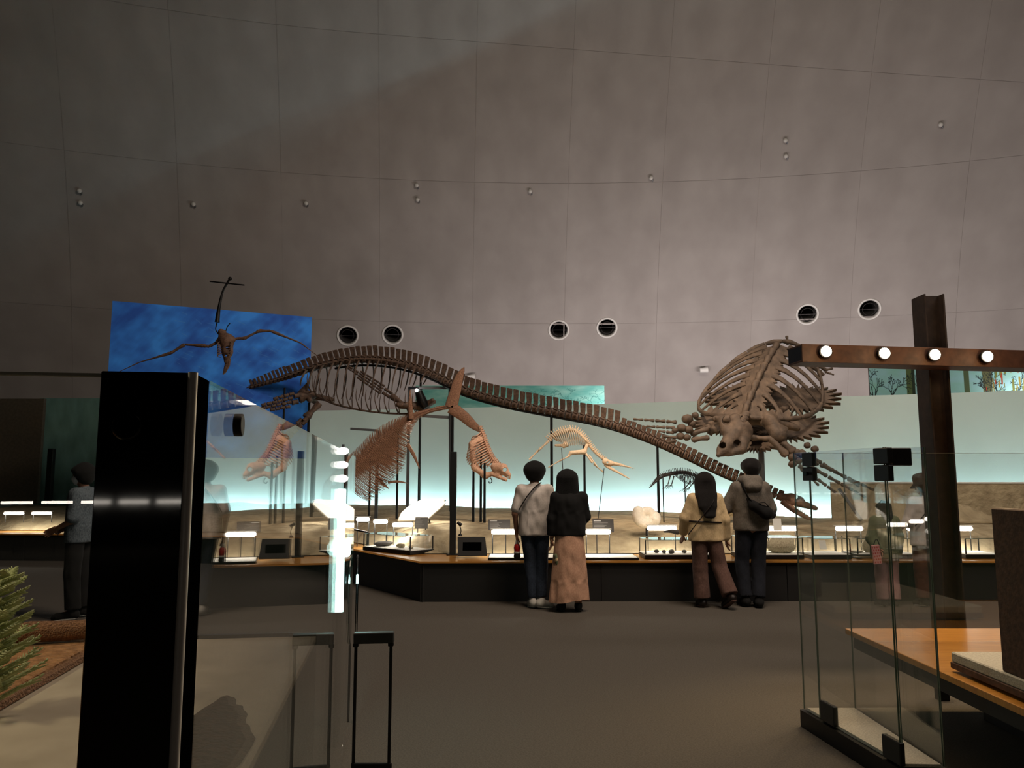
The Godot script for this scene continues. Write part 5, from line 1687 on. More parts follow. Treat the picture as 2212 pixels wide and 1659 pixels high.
func display_case(px0: float, px1: float, py: float, dist: float, depth: float, high: float, label: String, turn := 0.0) -> Node3D:
	var a := at(px0, py, dist)
	var b := at(px1, py, dist)
	var w := b.x - a.x
	var o := thing("display_case", label, "display case", Vector3((a.x + b.x) * 0.5, 0.492, -dist), turn, "low glass cases on the wooden counter")
	part("base_slab", Shape.new().cube(Vector3(0, 0.028, 0), Vector3(w, 0.05, depth), 0.004), M.black_metal, o, false)
	part("white_liner", Shape.new().cube(Vector3(0, 0.056, 0), Vector3(w - 0.02, 0.006, depth - 0.02)), M.white_card, o, false)
	var g := 0.006
	var hh := high - 0.06
	part("front_pane", Shape.new().cube(Vector3(0, 0.06 + hh / 2, depth / 2 - 0.01), Vector3(w - 0.02, hh, g)), M.case_glass, o, false)
	part("back_pane", Shape.new().cube(Vector3(0, 0.06 + hh / 2, -depth / 2 + 0.01), Vector3(w - 0.02, hh, g)), M.case_glass, o, false)
	part("top_pane", Shape.new().cube(Vector3(0, 0.063 + hh, 0), Vector3(w - 0.02, g, depth - 0.02)), M.case_glass, o, false)
	part("top_edge", Shape.new().cube(Vector3(0, 0.063 + hh, depth / 2 - 0.007), Vector3(w - 0.02, 0.007, 0.004)), M.glass_edge, o, false)
	for sx in [-1.0, 1.0]:
		part("corner_post", Shape.new().cube(Vector3(sx * (w / 2 - 0.012), 0.06 + hh / 2, depth / 2 - 0.012), Vector3(0.014, hh, 0.014), 0.002), M.dark_plate, o, false)
		part("corner_post", Shape.new().cube(Vector3(sx * (w / 2 - 0.012), 0.06 + hh / 2, -depth / 2 + 0.012), Vector3(0.014, hh, 0.014), 0.002), M.dark_plate, o, false)
		part("side_pane", Shape.new().cube(Vector3(sx * (w / 2 - 0.012), 0.06 + hh / 2, 0), Vector3(g, hh, depth - 0.05)), M.case_glass, o, false)
	return o

func stone(px: float, py: float, dist: float, r: Vector3, mat: Material, label: String, seed_n: int, y := 0.556) -> void:
	var c := at(px, py, dist)
	c.y = y + r.y * 0.8
	single("fossil_stone", Shape.new().blob(Transform3D(Basis(Vector3.UP, seed_n * 0.9), c), r, 7, 11, 0.14, seed_n), mat, label, "fossil", "stones in the counter cases")

func plaque(px0: float, py0: float, px1: float, py1: float, dist: float, ground: float, label: String, dark: Color, k: int) -> void:
	var a := at(px0, py0, dist)
	var b := at(px1, py1, dist)
	var c := (a + b) * 0.5
	var o := thing("text_plaque", label, "sign", Vector3(c.x, ground, c.z), 0.0, "grey text plaques behind the counter lamps")
	var bs := Basis(Vector3.RIGHT, -0.25)
	part("plate", Shape.new().box(Transform3D(bs, c - bs.z * 0.006), Vector3(b.x - a.x, a.y - b.y, 0.01), 0.002), M.dark_plate, o)
	var m := plain("plaque_print_%d" % k, Color.WHITE, 0.6)
	m.albedo_texture = print_tex(dark, Color(0.74, 0.74, 0.72), 60 + k)
	var s := Shape.new()
	var hx := (b.x - a.x) * 0.5
	var hy := (a.y - b.y) * 0.5
	s.quad(c + bs * Vector3(-hx, hy, 0), c + bs * Vector3(hx, hy, 0), c + bs * Vector3(hx, -hy, 0), c + bs * Vector3(-hx, -hy, 0), bs.z, [Vector2(0, 0), Vector2(1, 0), Vector2(1, 1), Vector2(0, 1)])
	part("print", s, m, o)
	for sg in [-0.6, 0.6]:
		part("leg", Shape.new().tube([Vector3(c.x + hx * sg, ground, c.z - 0.03), c + Vector3(hx * sg, -hy * 0.4, -0.02)], 0.007, 6), M.dark_plate, o)

func sloped_board(pts: Array, dist: float, label: String) -> void:
	var c := Vector3.ZERO
	for p in pts: c += at(p[0], p[1], dist)
	c /= pts.size()
	var o := thing("sloped_board", label, "display board", Vector3(c.x, 0.78, c.z), 0.0, "bright sloped boards on the sand")
	var tilt := Basis(Vector3.RIGHT, -0.75)
	var poly := PackedVector2Array()
	for p in pts:
		var q := at(p[0], p[1], dist) - c
		poly.append(Vector2(q.x, q.y / cos(0.75)))
	part("board", Shape.new().prism(poly, 0.025, Transform3D(tilt, c)), M.white_card, o)
	part("edge_bar", Shape.new().bar(c + tilt * Vector3(0.34, 0.22, -0.03), c + tilt * Vector3(0.02, -0.24, -0.03), 0.035, 0.02, 0.003), M.grey_steel, o)
	part("leg", Shape.new().tube([Vector3(c.x + 0.1, 0.78, c.z - 0.15), c + Vector3(0.1, 0.0, -0.04)], 0.015, 8), M.grey_steel, o)
	part("leg", Shape.new().tube([Vector3(c.x - 0.15, 0.76, c.z + 0.02), c + Vector3(-0.15, -0.02, -0.02)], 0.015, 8), M.grey_steel, o)

func counter_displays() -> void:
	# lamps
	reading_lamp(1090, 1149, 56, 10.5, 0.492, "white tube lamp left of the man in the white T-shirt", 0.20)
	reading_lamp(1292, 1149, 53, 10.5, 0.492, "white tube lamp right of the woman in black", 0.20)
	reading_lamp(784, 1122, 28, 11.8, 0.495, "short white tube lamp, leftmost of three over the left case", 0.16)
	reading_lamp(822, 1127, 30, 11.7, 0.495, "short white tube lamp, middle of three over the left case", 0.16)
	reading_lamp(870, 1134, 44, 11.6, 0.495, "white tube lamp, rightmost of three over the left case", 0.2)
	reading_lamp(1430, 1141, 62, 10.75, 0.492, "white tube lamp over the case left of the woman in the cream blouse", 0.2)
	reading_lamp(1690, 1142, 62, 10.75, 0.492, "white tube lamp right of the man in the grey hoodie", 0.2)
	reading_lamp(1834, 1142, 58, 10.75, 0.492, "white tube lamp left of the child, seen through glass", 0.2)
	reading_lamp(2080, 1142, 40, 10.75, 0.492, "white tube lamp right of the steel column", 0.2)
	reading_lamp(1985, 1142, 50, 10.75, 0.492, "white tube lamp behind the visitor in the dark hat", 0.2)
	reading_lamp(30, 1109, 42, 15.4, 0.66, "far white tube lamp at the left edge, nearer the frame", 0.3)
	reading_lamp(90, 1109, 42, 15.4, 0.66, "far white tube lamp at the left, beside the masked visitor", 0.3)
	# left case
	display_case(778, 940, 1185, 11.15, 0.42, 0.235, "low glass case with dark slabs, left of the black monitor", -0.75)
	stone(828, 1170, 11.38, Vector3(0.17, 0.035, 0.09), M.rock_dark, "flat dark grey fossil slab in the left counter case", 1)
	stone(888, 1170, 11.0, Vector3(0.10, 0.02, 0.035), M.rock_pale, "slender pale fossil bone in the left counter case", 2)
	stone(866, 1174, 11.12, Vector3(0.07, 0.03, 0.05), M.rock_pale, "small pale fossil lump in the left counter case", 3)
	var ez := thing("sign_easel", "black angular sign easel at the left end of the counter", "easel", at(780, 1190, 11.6) * Vector3(1, 0, 1) + Vector3(0, 0.49, 0))
	for e in [[760, 1143, 795, 1150], [795, 1150, 793, 1196], [760, 1143, 758, 1190]]:
		part("bar", Shape.new().bar(at(e[0], e[1], 11.6), at(e[2], e[3], 11.6), 0.035, 0.025, 0.003), M.black_metal, ez)
	sloped_board([[862, 1124], [868, 1108], [880, 1096], [905, 1082], [955, 1079], [962, 1088], [940, 1108], [925, 1122]], 12.3, "bright white sloped board with rounded outline behind the left case")
	plaque(897, 1117, 924, 1142, 11.6, 0.5, "small grey plaque in front of the bright sloped board", Color(0.45, 0.45, 0.44), 0)
	# monitor
	var mo := thing("monitor", "black tilted monitor on the counter beside the dark post", "monitor", at(1018, 1200, 10.3) * Vector3(1, 0, 1) + Vector3(0, 0.492, 0))
	var mc := at(1020, 1181, 10.3)
	var mb := Basis(Vector3.RIGHT, -0.35)
	part("casing", Shape.new().prism(PackedVector2Array([Vector2(-0.19, 0.125), Vector2(0.165, 0.125), Vector2(0.195, -0.12), Vector2(-0.18, -0.12)]), 0.03, Transform3D(mb, mc)), M.dark_plate, mo)
	part("screen", Shape.new().box(Transform3D(mb, mc + mb.z * 0.0155), Vector3(0.24, 0.11, 0.002)), M.black_gloss, mo)
	part("stand", Shape.new().cube(mc + Vector3(0, -0.09, -0.07), Vector3(0.2, 0.05, 0.09), 0.004), M.dark_plate, mo)
	var gl := thing("gooseneck_spotlight", "tiny dark spotlight on a stem behind the black monitor", "spotlight", at(994, 1155, 10.9) * Vector3(1, 0, 1) + Vector3(0, 0.5, 0))
	part("stem", Shape.new().tube(spline([at(994, 1156, 10.9), at(996, 1145, 10.9), at(993, 1136, 10.9)], 6), 0.007, 6), M.black_metal, gl)
	part("lamp_head", Shape.new().tube([at(988, 1128, 10.9), at(997, 1135, 10.9)], [0.02, 0.026], 10), M.black_metal, gl)
	part("foot", Shape.new().tube([at(994, 1158, 10.9), at(994, 1153, 10.9)], [0.03, 0.018], 10), M.black_metal, gl)
	plaque(1055, 1122, 1102, 1145, 10.75, 0.49, "dark grey text plaque above the lamp left of the man in white", Color(0.24, 0.23, 0.22), 1)
	plaque(1280, 1121, 1326, 1150, 10.75, 0.49, "dark grey text plaque above the lamp right of the woman in black", Color(0.24, 0.23, 0.22), 2)
	# long graphic panel lying on the counter
	var gp := thing("graphic_panel", "long pale graphic panel lying on the counter between monitor and right case", "panel", Vector3(0.6, 0.49, -10.2))
	var g0 := at(1055, 1196, 10.22)
	var g1 := at(1374, 1196, 10.22)
	part("slab", Shape.new().cube(Vector3((g0.x + g1.x) / 2, 0.507, -10.24), Vector3(g1.x - g0.x, 0.028, 0.50), 0.004), M.black_metal, gp)
	part("print", Shape.new().cube(Vector3((g0.x + g1.x) / 2, 0.5225, -10.24), Vector3(g1.x - g0.x - 0.03, 0.003, 0.47)), M.white_card, gp)
	# ammonite
	var am := thing("ammonite", "pale cream coiled ammonite on a stand left of the woman in the cream blouse", "fossil", at(1398, 1140, 11.3) * Vector3(1, 0, 1) + Vector3(0, 0.7, 0))
	var ac := at(1396, 1114, 11.3)
	var caps := []
	for i in 26:
		var t := i / 25.0
		var an := 0.5 - t * 10.0
		var r0 := 0.02 + 0.105 * t
		var p := ac + Vector3(cos(an) * r0, sin(an) * r0, 0.0)
		var q := ac + Vector3(cos(an - 0.4) * (r0 + 0.004), sin(an - 0.4) * (r0 + 0.004), 0)
		caps.append([p, q, 0.028 + 0.05 * t, 0.028 + 0.05 * t])
	var as_ := Shape.new()
	nets(as_, caps, 0.010, 0.006)
	part("coil", as_, M.shell_white, am)
	part("body_chamber", Shape.new().blob(Transform3D(Basis(), at(1415, 1120, 11.3)), Vector3(0.085, 0.10, 0.09), 8, 12, 0.04, 4), M.shell_white, am)
	part("stand", Shape.new().tube([Vector3(ac.x, 0.70, ac.z), Vector3(ac.x, ac.y - 0.12, ac.z)], 0.014, 8), M.black_metal, am)
	# case before the women
	display_case(1386, 1540, 1190, 10.35, 0.5, 0.235, "low glass case with small dark stones beside the woman in the cream blouse")
	var si := 0
	for e in [[1418, 1182, 10.32], [1434, 1186, 10.26], [1451, 1181, 10.36], [1450, 1190, 10.2], [1478, 1186, 10.28]]:
		stone(e[0], e[1], e[2], Vector3(0.038, 0.022, 0.028), M.rock_dark, "small dark stone in the case by the woman in cream, number %s from the left" % ["one", "two", "three", "four", "five"][[0, 1, 3, 2, 4][si]], 11 + si)
		si += 1
	var bf := at(1450, 1149, 10.35)
	single("fossil_jaw", Shape.new().tube(spline([bf + Vector3(-0.10, 0, 0), bf + Vector3(0.0, 0.01, 0), bf + Vector3(0.08, -0.005, 0.02), bf + Vector3(0.13, 0.02, 0)], 9), [0.008, 0.014, 0.02, 0.025, 0.028, 0.03, 0.03, 0.02, 0.01], 8), M.rock_dark, "slender grey fossil bone lying on top of the case by the woman in cream", "fossil")
	single("rounded_fossil", Shape.new().blob(Transform3D(Basis(), at(1580, 1094, 11.2)), Vector3(0.12, 0.14, 0.10), 9, 14, 0.03, 8), M.rock_pale, "pale rounded fossil behind the couple at the right", "fossil")
	# case behind the man in the hoodie
	display_case(1590, 1722, 1190, 10.35, 0.5, 0.26, "low glass case with one big pale rock, right of the man in the hoodie")
	stone(1687, 1180, 10.35, Vector3(0.20, 0.11, 0.14), M.rock_pale, "big pale rounded rock in the case right of the man in the hoodie", 21)
	var cd := at(1679, 1133, 10.5)
	single("white_card", Shape.new().box(Transform3D(Basis(Vector3.RIGHT, -0.2), cd), Vector3(0.11, 0.16, 0.004)), M.white_card, "white card standing above the case with the big rock", "card")
	display_case(1738, 1822, 1190, 10.35, 0.5, 0.25, "low glass case with a white card, seen through the right glass")
	single("white_card", Shape.new().box(Transform3D(Basis(Vector3.RIGHT, -0.3), at(1777, 1177, 10.4)), Vector3(0.09, 0.12, 0.004)), M.white_card, "small white card inside the case seen through the right glass", "card")
	display_case(1834, 1962, 1190, 10.4, 0.5, 0.25, "low glass case with plate and jar-shaped rock before the child")
	single("fossil_plate", Shape.new().lathe([Vector2(0.0001, 0.0), Vector2(0.07, 0.0), Vector2(0.11, 0.02), Vector2(0.10, 0.022), Vector2(0.0001, 0.012)], Transform3D(Basis(), Vector3(at(1848, 1182, 10.4).x, 0.556, -10.4)), 20), M.rock_pale, "round shallow plate in the case before the child", "plate")
	single("fossil_rock", Shape.new().blob(Transform3D(Basis(), Vector3(at(1878, 1175, 10.4).x, 0.64, -10.4)), Vector3(0.10, 0.11, 0.08), 8, 12, 0.12, 31), M.rock_pale, "pale jar-shaped rock in the case before the child", "fossil")
	display_case(2062, 2140, 1190, 10.4, 0.5, 0.25, "low glass case right of the steel column")
	# lamps behind the viewer that the glossy post mirrors
	for k in 9:
		var c := Vector3(-8.2 + 0.72 * k, 1.02, 16.0)
		var o := thing("rear_lamp", "tube lamp of the counter behind the viewer, number %s from the end" % ["one", "two", "three", "four", "five", "six", "seven", "eight", "nine"][k], "lamp", c * Vector3(1, 0, 1), 0.0, "tube lamps behind the viewer")
		part("light_tube", Shape.new().tube([c + Vector3(-0.28, 0, 0), c + Vector3(0.28, 0, 0)], 0.03, 8), M.tube_white, o)
		part("leg", Shape.new().tube([c * Vector3(1, 0, 1), c], 0.015, 6), M.black_metal, o)

# ---------------------------------------------------------------- visitors
# Joints of a standing figure 1.70 m tall that looks along -z; x is to its right.
func joints(over := {}) -> Dictionary:
	var j := {"hip": Vector3(0, 0.93, 0), "chest": Vector3(0, 1.27, 0), "neck": Vector3(0, 1.43, 0.01), "head": Vector3(0, 1.575, -0.015), "look": Vector3(0, 0.12, -1),
		"sl": Vector3(-0.160, 1.365, 0.01), "el": Vector3(-0.205, 1.10, 0.03), "wl": Vector3(-0.21, 0.86, -0.04),
		"sr": Vector3(0.160, 1.365, 0.01), "er": Vector3(0.205, 1.10, 0.03), "wr": Vector3(0.21, 0.86, -0.04),
		"hl": Vector3(-0.09, 0.90, 0), "kl": Vector3(-0.095, 0.49, -0.01), "al": Vector3(-0.10, 0.085, 0.03), "tl": Vector3(-0.12, 0.035, -0.13),
		"hr": Vector3(0.09, 0.90, 0), "kr": Vector3(0.095, 0.49, -0.01), "ar": Vector3(0.10, 0.085, 0.03), "tr": Vector3(0.12, 0.035, -0.13)}
	for k in over: j[k] = over[k]
	return j

func hand_caps(w: Vector3, d: Vector3, side: Vector3, curl := 0.5) -> Array:
	var caps := []
	d = d.normalized()
	side = (side - d * side.dot(d)).normalized()
	var inn := d.cross(side).normalized()
	for k in 3:
		var o := side * (0.024 * (k - 1))
		caps.append([w + d * 0.015 + o * 0.7, w + d * 0.085 + o, 0.018, 0.016])
	var ls := [0.066, 0.078, 0.074, 0.058]
	for k in 4:
		var p := w + d * 0.088 + side * (0.022 * (k - 1.5))
		var dir := d
		for sg in 3:
			dir = (dir + inn * curl * (0.35 + 0.25 * sg)).normalized()
			var q: Vector3 = p + dir * (ls[k] * [0.45, 0.32, 0.25][sg])
			caps.append([p, q, 0.0095 - 0.0007 * sg, 0.0088 - 0.0007 * sg])
			p = q
	var t0 := w + d * 0.028 - side * 0.032
	var t1 := t0 + (d * 0.75 - side * 0.55 + inn * 0.3).normalized() * 0.042
	caps.append([w + d * 0.01 - side * 0.012, t0, 0.016, 0.013])
	caps.append([t0, t1, 0.012, 0.0105])
	caps.append([t1, t1 + (d + inn * 0.5).normalized() * 0.03, 0.0105, 0.009])
	return caps

func face_frame(j: Dictionary) -> Basis:
	var z: Vector3 = -(j.look as Vector3).normalized()
	var x := Vector3.UP.cross(z).normalized()
	return Basis(x, z.cross(x), z)

func figure(called: String, label: String, where: Vector3, turn: float, tall: float, j: Dictionary, skin: Material, bare_legs := false, curl := 0.5) -> Node3D:
	var o := thing("person", label, "person", where, turn)
	o.scale = Vector3.ONE * (tall / 1.70)
	var s := Shape.new()
	var caps := [[j.hip + Vector3(-0.06, 0, 0), j.hip + Vector3(0.06, 0, 0), 0.098, 0.098], [j.hip + Vector3(-0.05, 0, 0), j.chest + Vector3(-0.06, 0, 0), 0.078, 0.085], [j.hip + Vector3(0.05, 0, 0), j.chest + Vector3(0.06, 0, 0), 0.078, 0.085], [j.chest, j.neck, 0.08, 0.05], [j.neck, j.head, 0.052, 0.055],
		[j.sl, j.sr, 0.045, 0.045]]
	for e in ["l", "r"]:
		caps.append([j["s" + e], j["e" + e], 0.044, 0.036])
		caps.append([j["e" + e], j["w" + e], 0.035, 0.026])
		caps.append([j["h" + e], j["k" + e], 0.085, 0.056])
		caps.append([j["k" + e], j["k" + e].lerp(j["a" + e], 0.35), 0.052, 0.055])
		caps.append([j["k" + e].lerp(j["a" + e], 0.35), j["a" + e], 0.055, 0.036])
		caps.append([j["a" + e], j["t" + e], 0.04, 0.03])
	nets(s, caps, 0.016, 0.03)
	# head with brow, nose, jaw, ears; eye hollows
	var f := face_frame(j)
	var h: Vector3 = j.head
	var hc := [[h + f * Vector3(0, 0.03, 0.015), h + f * Vector3(0, 0.02, -0.01), 0.088, 0.084], [h + f * Vector3(0, -0.02, -0.02), h + f * Vector3(0, -0.075, -0.055), 0.066, 0.034], [h + f * Vector3(0, 0.0, -0.078), h + f * Vector3(0, -0.03, -0.104), 0.012, 0.015], [h + f * Vector3(-0.02, -0.062, -0.078), h + f * Vector3(0.02, -0.062, -0.078), 0.012, 0.012], [h + f * Vector3(0, -0.06, 0.02), j.neck, 0.05, 0.052]]
	for sg in [-1.0, 1.0]:
		hc.append([h + f * Vector3(sg * 0.082, 0.012, 0.018), h + f * Vector3(sg * 0.084, -0.025, 0.010), 0.014, 0.010])
		hc.append([h + f * Vector3(sg * 0.012, 0.026, -0.084), h + f * Vector3(sg * 0.042, 0.024, -0.076), 0.010, 0.010])
	var eyes := []
	for sg in [-1.0, 1.0]:
		eyes.append([h + f * Vector3(sg * 0.031, 0.004, -0.094), h + f * Vector3(sg * 0.033, 0.004, -0.092), 0.013, 0.013])
	nets(s, hc, 0.0075, 0.018, eyes)
	for e in ["l", "r"]:
		var w: Vector3 = j["w" + e]
		var d: Vector3 = j.get("d" + e, w - j["e" + e])
		nets(s, hand_caps(w, d, j.get("i" + e, Vector3(0, 0, -1)), curl * (-1.0 if e == "l" else 1.0)), 0.006, 0.008)
	part("body", s, skin, o, false)
	for sg in [-1.0, 1.0]:
		part("eye", Shape.new().blob(Transform3D(f, h + f * Vector3(sg * 0.031, 0.004, -0.083)), Vector3(0.010, 0.008, 0.008), 6, 8), M.eye_dark, o, false)
	return o

func shirt(o: Node3D, j: Dictionary, mat: Material, sleeve: float, hem: float, loose := 0.02, wide := 0.0, name_ := "shirt", cut_hem := true) -> void:
	var hemp := Vector3(j.hip.x, hem, j.hip.z)
	var l := loose
	var caps := [[j.chest + Vector3(-0.072, 0.03, 0.0), hemp + Vector3(-0.068 - wide, 0, 0), 0.092 + l, 0.092 + l], [j.chest + Vector3(0.072, 0.03, 0.0), hemp + Vector3(0.068 + wide, 0, 0), 0.092 + l, 0.092 + l], [j.chest + Vector3(0, 0.03, 0), hemp, 0.095 + l, 0.10 + l], [j.sl, j.sr, 0.052 + l * 0.4, 0.052 + l * 0.4], [j.chest + Vector3(0, 0.03, 0), j.neck + Vector3(0, -0.015, 0.01), 0.10 + l * 0.5, 0.060]]
	for e in ["l", "r"]:
		var sh: Vector3 = j["s" + e]
		var el: Vector3 = j["e" + e]
		var wr: Vector3 = j["w" + e]
		var up := minf(1.0, sleeve * 2.0)
		caps.append([sh, sh.lerp(el, up), 0.054 + l * 0.5, 0.050 + l * 0.6])
		if sleeve > 0.5:
			caps.append([el, el.lerp(wr, (sleeve - 0.5) * 2.0), 0.048 + l * 0.6, 0.040 + l * 0.7])
	var s := Shape.new()
	nets(s, caps, 0.015, 0.035, [], [[hemp + Vector3(0, -0.03, 0), Vector3(0, -1, 0), 0.36]] if cut_hem else [])
	part(name_, s, mat, o, false)

func trousers(o: Node3D, j: Dictionary, mat: Material, loose: float, flare: float, name_ := "trousers") -> void:
	var caps := [[j.hip + Vector3(-0.06, 0.04, 0), j.hip + Vector3(0.06, 0.04, 0), 0.106 + loose, 0.106 + loose]]
	for e in ["l", "r"]:
		caps.append([j["h" + e], j["k" + e], 0.088 + loose, 0.064 + loose + flare * 0.4])
		caps.append([j["k" + e], j["k" + e].lerp(j["a" + e], 1.02), 0.064 + loose + flare * 0.4, 0.050 + loose + flare])
	var planes := []
	for e in ["l", "r"]:
		var k: Vector3 = j["k" + e]
		var a: Vector3 = j["a" + e]
		planes.append([k.lerp(a, 0.93), a - k, 0.17])
	part(name_, nets(Shape.new(), caps, 0.015, 0.02, [], planes), mat, o, false)

func nets_part(o: Node3D, name_: String, caps: Array, cell: float, k: float, mat: Material, subs := []) -> MeshInstance3D:
	return part(name_, nets(Shape.new(), caps, cell, k, subs), mat, o, false)

func shoes(o: Node3D, j: Dictionary, mat: Material, sole: Material, fat := 0.0) -> void:
	for e in ["l", "r"]:
		var a: Vector3 = j["a" + e]
		var t: Vector3 = j["t" + e]
		var up: Vector3 = j.get("u" + e, Vector3.UP)
		var heel := a - up * 0.035 + (a - t).normalized() * 0.03
		var m := nets_part(o, "shoe", [[heel, a + up * 0.01, 0.046 + fat, 0.048 + fat], [a - up * 0.02, t, 0.050 + fat, 0.036 + fat], [t, t + (t - a).normalized() * 0.03, 0.038 + fat, 0.034 + fat]], 0.011, 0.03, mat)
		var s := Shape.new()
		var b := (t + (t - a).normalized() * 0.05)
		var p := heel - up * 0.042 - (t - a).normalized() * 0.02
		var q := b - up * 0.030
		s.tube([p, p.lerp(q, 0.05), p.lerp(q, 0.35), p.lerp(q, 0.75), p.lerp(q, 0.95), q], [0.02, 0.040, 0.042, 0.050, 0.04, 0.02], 12, 1.0, up)
		for i in s.v.size():                        # flatten the sole across its height
			var c := p + (q - p) * clampf((s.v[i] - p).dot(q - p) / (q - p).length_squared(), 0, 1)
			var dv := s.v[i] - c
			s.v[i] = c + dv - up * dv.dot(up) * 0.72
		var sl := MeshInstance3D.new()
		sl.name = "sole"
		sl.mesh = s.mesh()
		sl.material_override = sole
		m.add_child(sl, true)

func hair(o: Node3D, j: Dictionary, mat: Material, kind: int) -> void:
	var f := face_frame(j)
	var h: Vector3 = j.head
	var caps := [[h + f * Vector3(0, 0.045, 0.02), h + f * Vector3(0, 0.035, 0.03), 0.099, 0.100], [h + f * Vector3(0, 0.02, 0.035), h + f * Vector3(0, -0.045, 0.045), 0.092, 0.066], [h + f * Vector3(-0.05, 0.06, -0.06), h + f * Vector3(0.05, 0.06, -0.06), 0.035, 0.035]]
	if kind == 1:                                   # full rounded crop
		caps.append([h + f * Vector3(-0.05, 0.03, 0.03), h + f * Vector3(0.05, 0.03, 0.03), 0.085, 0.085])
		caps.append([h + f * Vector3(-0.035, -0.04, 0.04), h + f * Vector3(0.035, -0.04, 0.04), 0.062, 0.062])
	elif kind == 2:                                 # to the shoulders
		for x in [-0.07, -0.035, 0.0, 0.035, 0.07]:
			caps.append([h + f * Vector3(x * 0.8, 0.03, 0.035), h + f * Vector3(x * 1.45, -0.20 + absf(x) * 0.1, 0.085 - absf(x) * 0.3), 0.076, 0.052])
		caps.append([h + f * Vector3(-0.085, -0.12, 0.03), h + f * Vector3(-0.12, -0.185, 0.03), 0.028, 0.010])
		caps.append([h + f * Vector3(0.09, -0.12, 0.03), h + f * Vector3(0.115, -0.19, 0.03), 0.028, 0.010])
	elif kind == 3:                                 # long, down the back
		for x in [-0.06, -0.02, 0.02, 0.06]:
			caps.append([h + f * Vector3(x, 0.03, 0.035), h + f * Vector3(x * 1.35, -0.16, 0.09), 0.068, 0.050])
			caps.append([h + f * Vector3(x * 1.1, -0.02, 0.055), Vector3(h.x + x * 1.15, h.y - 0.30, h.z + 0.15), 0.062, 0.046])
			caps.append([Vector3(h.x + x * 1.35, h.y - 0.16, h.z + 0.10), Vector3(h.x + x * 0.8 + 0.015, h.y - 0.42, h.z + 0.195), 0.048, 0.024])
	elif kind == 4:                                 # tousled crop
		for a in 8:
			var t := TAU * a / 8.0
			caps.append([h + f * Vector3(cos(t) * 0.05, 0.07, 0.02 + sin(t) * 0.05), h + f * Vector3(cos(t) * 0.085, 0.04 + 0.02 * sin(a * 2.3), 0.02 + sin(t) * 0.085), 0.045, 0.024])
	nets_part(o, "hair", caps, 0.0095, 0.04, mat)

func strap(o: Node3D, pts: Array, w: float, mat: Material, name_ := "strap") -> void:
	part(name_, Shape.new().tube(spline(pts, 14), w, 6, 0.35, Vector3.BACK), mat, o, false)

func cloth(name_: String, c0: Color, c1: Color, rough := 0.95) -> StandardMaterial3D:
	var m := grained(name_, c0, c1, 0.04, 3.0, rough, 0.0)
	m.uv1_scale = Vector3(3.0, 1.3, 3.0)
	m.heightmap_enabled = true
	m.heightmap_texture = fold_tex()
	m.heightmap_scale = 1.2
	return m

var folds: NoiseTexture2D
func fold_tex() -> NoiseTexture2D:
	if folds == null:
		folds = noise_tex(0.006, Color.BLACK, Color.WHITE, 512, 1, 77, true)
	return folds

